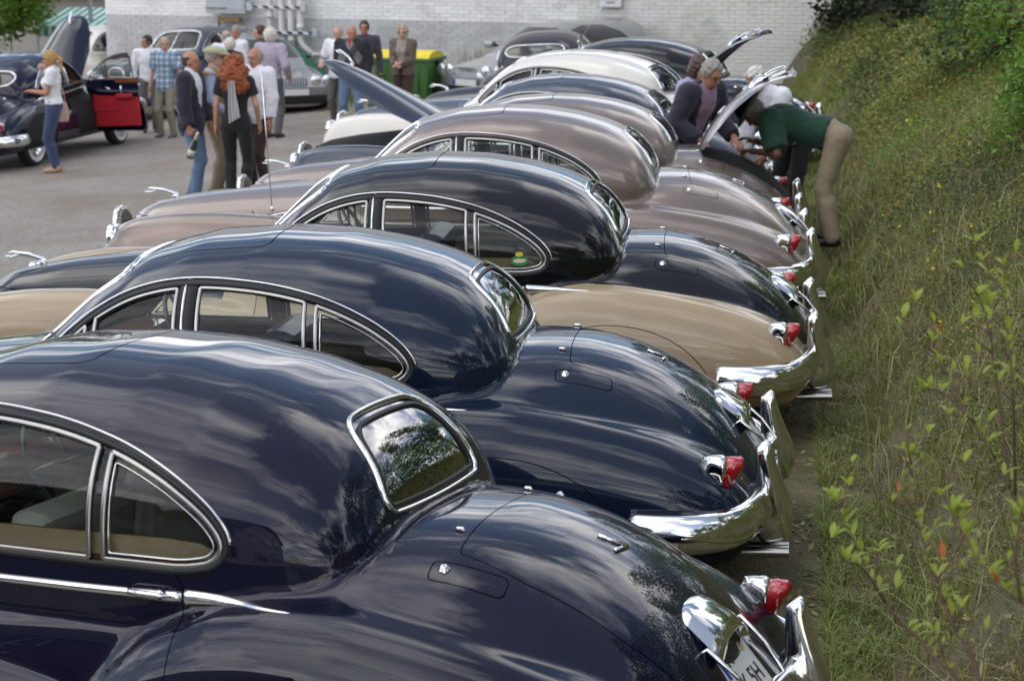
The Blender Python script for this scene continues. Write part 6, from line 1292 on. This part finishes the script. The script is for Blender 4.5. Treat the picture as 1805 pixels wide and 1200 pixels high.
def scarf(J):
    m = stripes_v('scarf', (.60, .58, .56), (.22, .21, .22)); V = []; n = 14
    for i in range(n):
        t_ = i / (n - 1); w_ = .035 + .035 * t_
        for j in range(7): u = j / 6 * 2 - 1; V.append((u * w_ + .03 * t_, -.150 - .015 * math.cos(u * 7) - .02 * math.sin(t_ * 3), 1.44 - .46 * t_ + .04 * u * t_))
    F = [(i * 7 + j, i * 7 + j + 1, (i + 1) * 7 + j + 1, (i + 1) * 7 + j) for i in range(n - 1) for j in range(6)]; V = V + [(a, b - .008, c) for a, b, c in V]; F = F + [tuple(q + n * 7 for q in f[::-1]) for f in F]; obj('scarf', arrmesh('scarf', np.array(V) * J['k'], F, m), J['r'])
person('woman with long curly red hair seen from behind, black clothes and grey scarf', -8.78, 21.95, 6, 1.72, 'fair', 0, ((.25, .12, .92), (-.27, .02, .84)), (0, 0), 1.02, True, [tp('t_shirt', BLK, g=.010, hem=.98, sleeve=.30)], tr(BLK, g=.012, wide=1.4), LEATHER, dict(s='curly', m=H_RED), scarf, .09)
person('grey-haired man in loose white shirt facing the red-haired woman', -8.85, 22.85, 150, 1.76, 'tan', 0, ((.22, .20, 1.0), (-.30, .06, .86)), (10, 6), 1.08, False, [tp('shirt', W_, g=.020, hem=.82, sleeve=.98, loose=.02, flare=.02)], tr(BROWNT), LEATHER, dict(s='fringe', m=H_GREY), None, .11)
person('white-haired woman in black waistcoat seen from behind, in the rear group', -12.35, 30.7, 10, 1.58, 'fair', 0, None, (0, 0), 1.02, True, [tp('blouse', W_, g=.012, hem=.95, sleeve=.98), tp('waistcoat', BLK, g=.022, hem=.92, sleeve=0)], tr(BLK), LEATHER, dict(s='full', m=H_WHITE))
person('white-haired man in lilac striped shirt seen from behind, near the silver car', -11.35, 29.9, -12, 1.74, 'fair', 0, ((.24, .14, 1.0), (-.24, .16, 1.0)), (10, 0), 1.12, False, [tp('striped_shirt', stripes_v('lilac_stripe', (.48, .42, .48), (.30, .25, .34)), g=.02, hem=.9, sleeve=.97, loose=.015)], tr(GREYT), LEATHER, dict(s='full', m=H_WHITE))
person('grey-haired man in white shirt, only head and shoulder above the rear group', -12.75, 32.0, 150, 1.74, 'tan', 0, None, (30, 0), 1., False, [tp('shirt', W_)], tr(GREYT), LEATHER, dict(s='short', m=H_GREY))
person('brown-haired man in dark top looking left over the rear group', -12.15, 31.6, 120, 1.74, 'fair', 0, None, (0, 6), 1., False, [tp('jumper', cloth('dark_jumper', (.03, .028, .03)))], tr(GREYT), LEATHER, dict(s='short', m=H_BROWN))
# group by the container
person('bald man in argyle jumper and faded jeans near the raised bonnet', -10.14, 30.3, 182, 1.72, 'tan', 0, ((.12, .26, 1.02), (-.26, .06, .9)), (28, 12), 1.12, False, [tp('red_shirt', REDC, g=.010, hem=1.0, sleeve=0, collar=.03), tp('argyle_jumper', argyle(), g=.022, hem=.93, sleeve=.97, loose=.018, open=.075, vee=1.36, collar=-.03)], tr(JEANSL, wide=1.4, g=.018), LEATHER, None, None, .15)
person('person in white t-shirt and grey trousers behind the argyle jumper', -10.8, 31.6, 165, 1.66, 'fair', 0, ((.2, .24, 1.1), (-.28, .04, .84)), (20, 10), 1.1, False, [tp('t_shirt', W_, g=.02, hem=.84, sleeve=.42, loose=.02)], tr(GREYT), LEATHER, dict(s='fringe', m=H_GREY))
person('dark-haired man with glasses peering over the argyle shoulder', -10.45, 31.9, 200, 1.72, 'tan', 0, None, (-10, 0), 1., False, [tp('shirt', cloth('dusk_shirt', (.05, .05, .06)))], tr(STONE), LEATHER, dict(s='short', m=H_DARK), glasses)
person('woman in brown jacket with clasped hands in front of the green container', -9.6, 31.3, 176, 1.64, 'fair', 0, ((.03, .24, 1.08), (-.03, .25, 1.09)), (10, 4), 1.06, True, [tp('top', TOPB, g=.010, hem=.98, sleeve=0), tp('jacket', BROWNJ, g=.026, hem=.88, sleeve=.97, loose=.014, open=.09, vee=.80, collar=.01)], tr(BROWNT, wide=1.4), LEATHER, dict(s='full', m=H_SANDY), glasses, .08)
ws = empty('walking_stick', (-9.95, 31.2, gz(-9.95)), 0, 'thin black walking stick standing beside the woman in brown', 'walking stick'); MB().tube([(0, 0, 0), (-.03, .02, .78)], .012, 8).build('shaft', BLACK, ws); MB().tube([(-.03, .02, .78), (-.032, .02, .82), (.02, .0, .84), (.07, -.02, .82)], .014, 8).build('handle', BLACK, ws)
# people around the raised boot of the taupe saloon
person('woman with a brown bob in a lavender top beyond the taupe saloon', -3.05, 19.0, -112, 1.70, 'fair', 14, ((.2, .3, 1.0), (-.2, .3, 1.0)), (-20, 14), 1.0, True, [tp('blouse', LAV, sleeve=.6, g=.016)], tr(GREYT), LEATHER, dict(s='bob', m=H_BROWN), glasses)
person('grey-haired man with glasses in navy blazer and mauve jumper leaning over the taupe saloon', -2.85, 17.75, -118, 1.80, 'tan', 26, ((.22, .36, .98), (-.22, .40, .98)), (-12, 14), 1.06, False, [tp('jumper', PINKP, g=.014, hem=.95, sleeve=0, collar=.03), tp('blazer', NAVYC, g=.028, hem=.80, sleeve=.97, loose=.018, open=.11, vee=.95)], tr(GREYT), LEATHER, dict(s='short', m=H_GREY), glasses)
person('man with glasses and white shirt bending over behind the raised boot lid', -1.92, 18.35, 140, 1.76, 'tan', 42, ((.14, .48, .78), (-.16, .50, .76)), (0, 10), 1.05, False, [tp('shirt', W_, g=.02, sleeve=.98, loose=.018, hem=.9)], tr(BLK), LEATHER, dict(s='short', m=H_WHITE), glasses, .13)
hat = headwear('brimmed_hat', lambda P: smin(np.maximum(ell(P, (0, -.01, .085), (.095, .115, .085)), -(P[:, 2] - .05)), np.maximum(ell(P, (0, -.005, .055), (.165, .185, .016)), P[:, 2] - .075), .02), (-.18, -.2, .02), (.18, .2, .18), cloth('felt_black', (.008, .008, .009)))
person('man in black hat, green polo shirt and khaki cargo trousers bent into the taupe boot', -1.42, 16.7, 86, 1.74, 'dark', 76, ((.10, .66, .84), (-.14, .62, .78)), (0, 22), 1.06, False, [tp('polo_shirt', GRN, g=.034, hem=.955, sleeve=.44, loose=.02, collar=.03)], tr(KHAKI, wide=1.3, g=.014), LEATHER, dict(s='short', m=H_GREY), hat, .14, .05, .16)
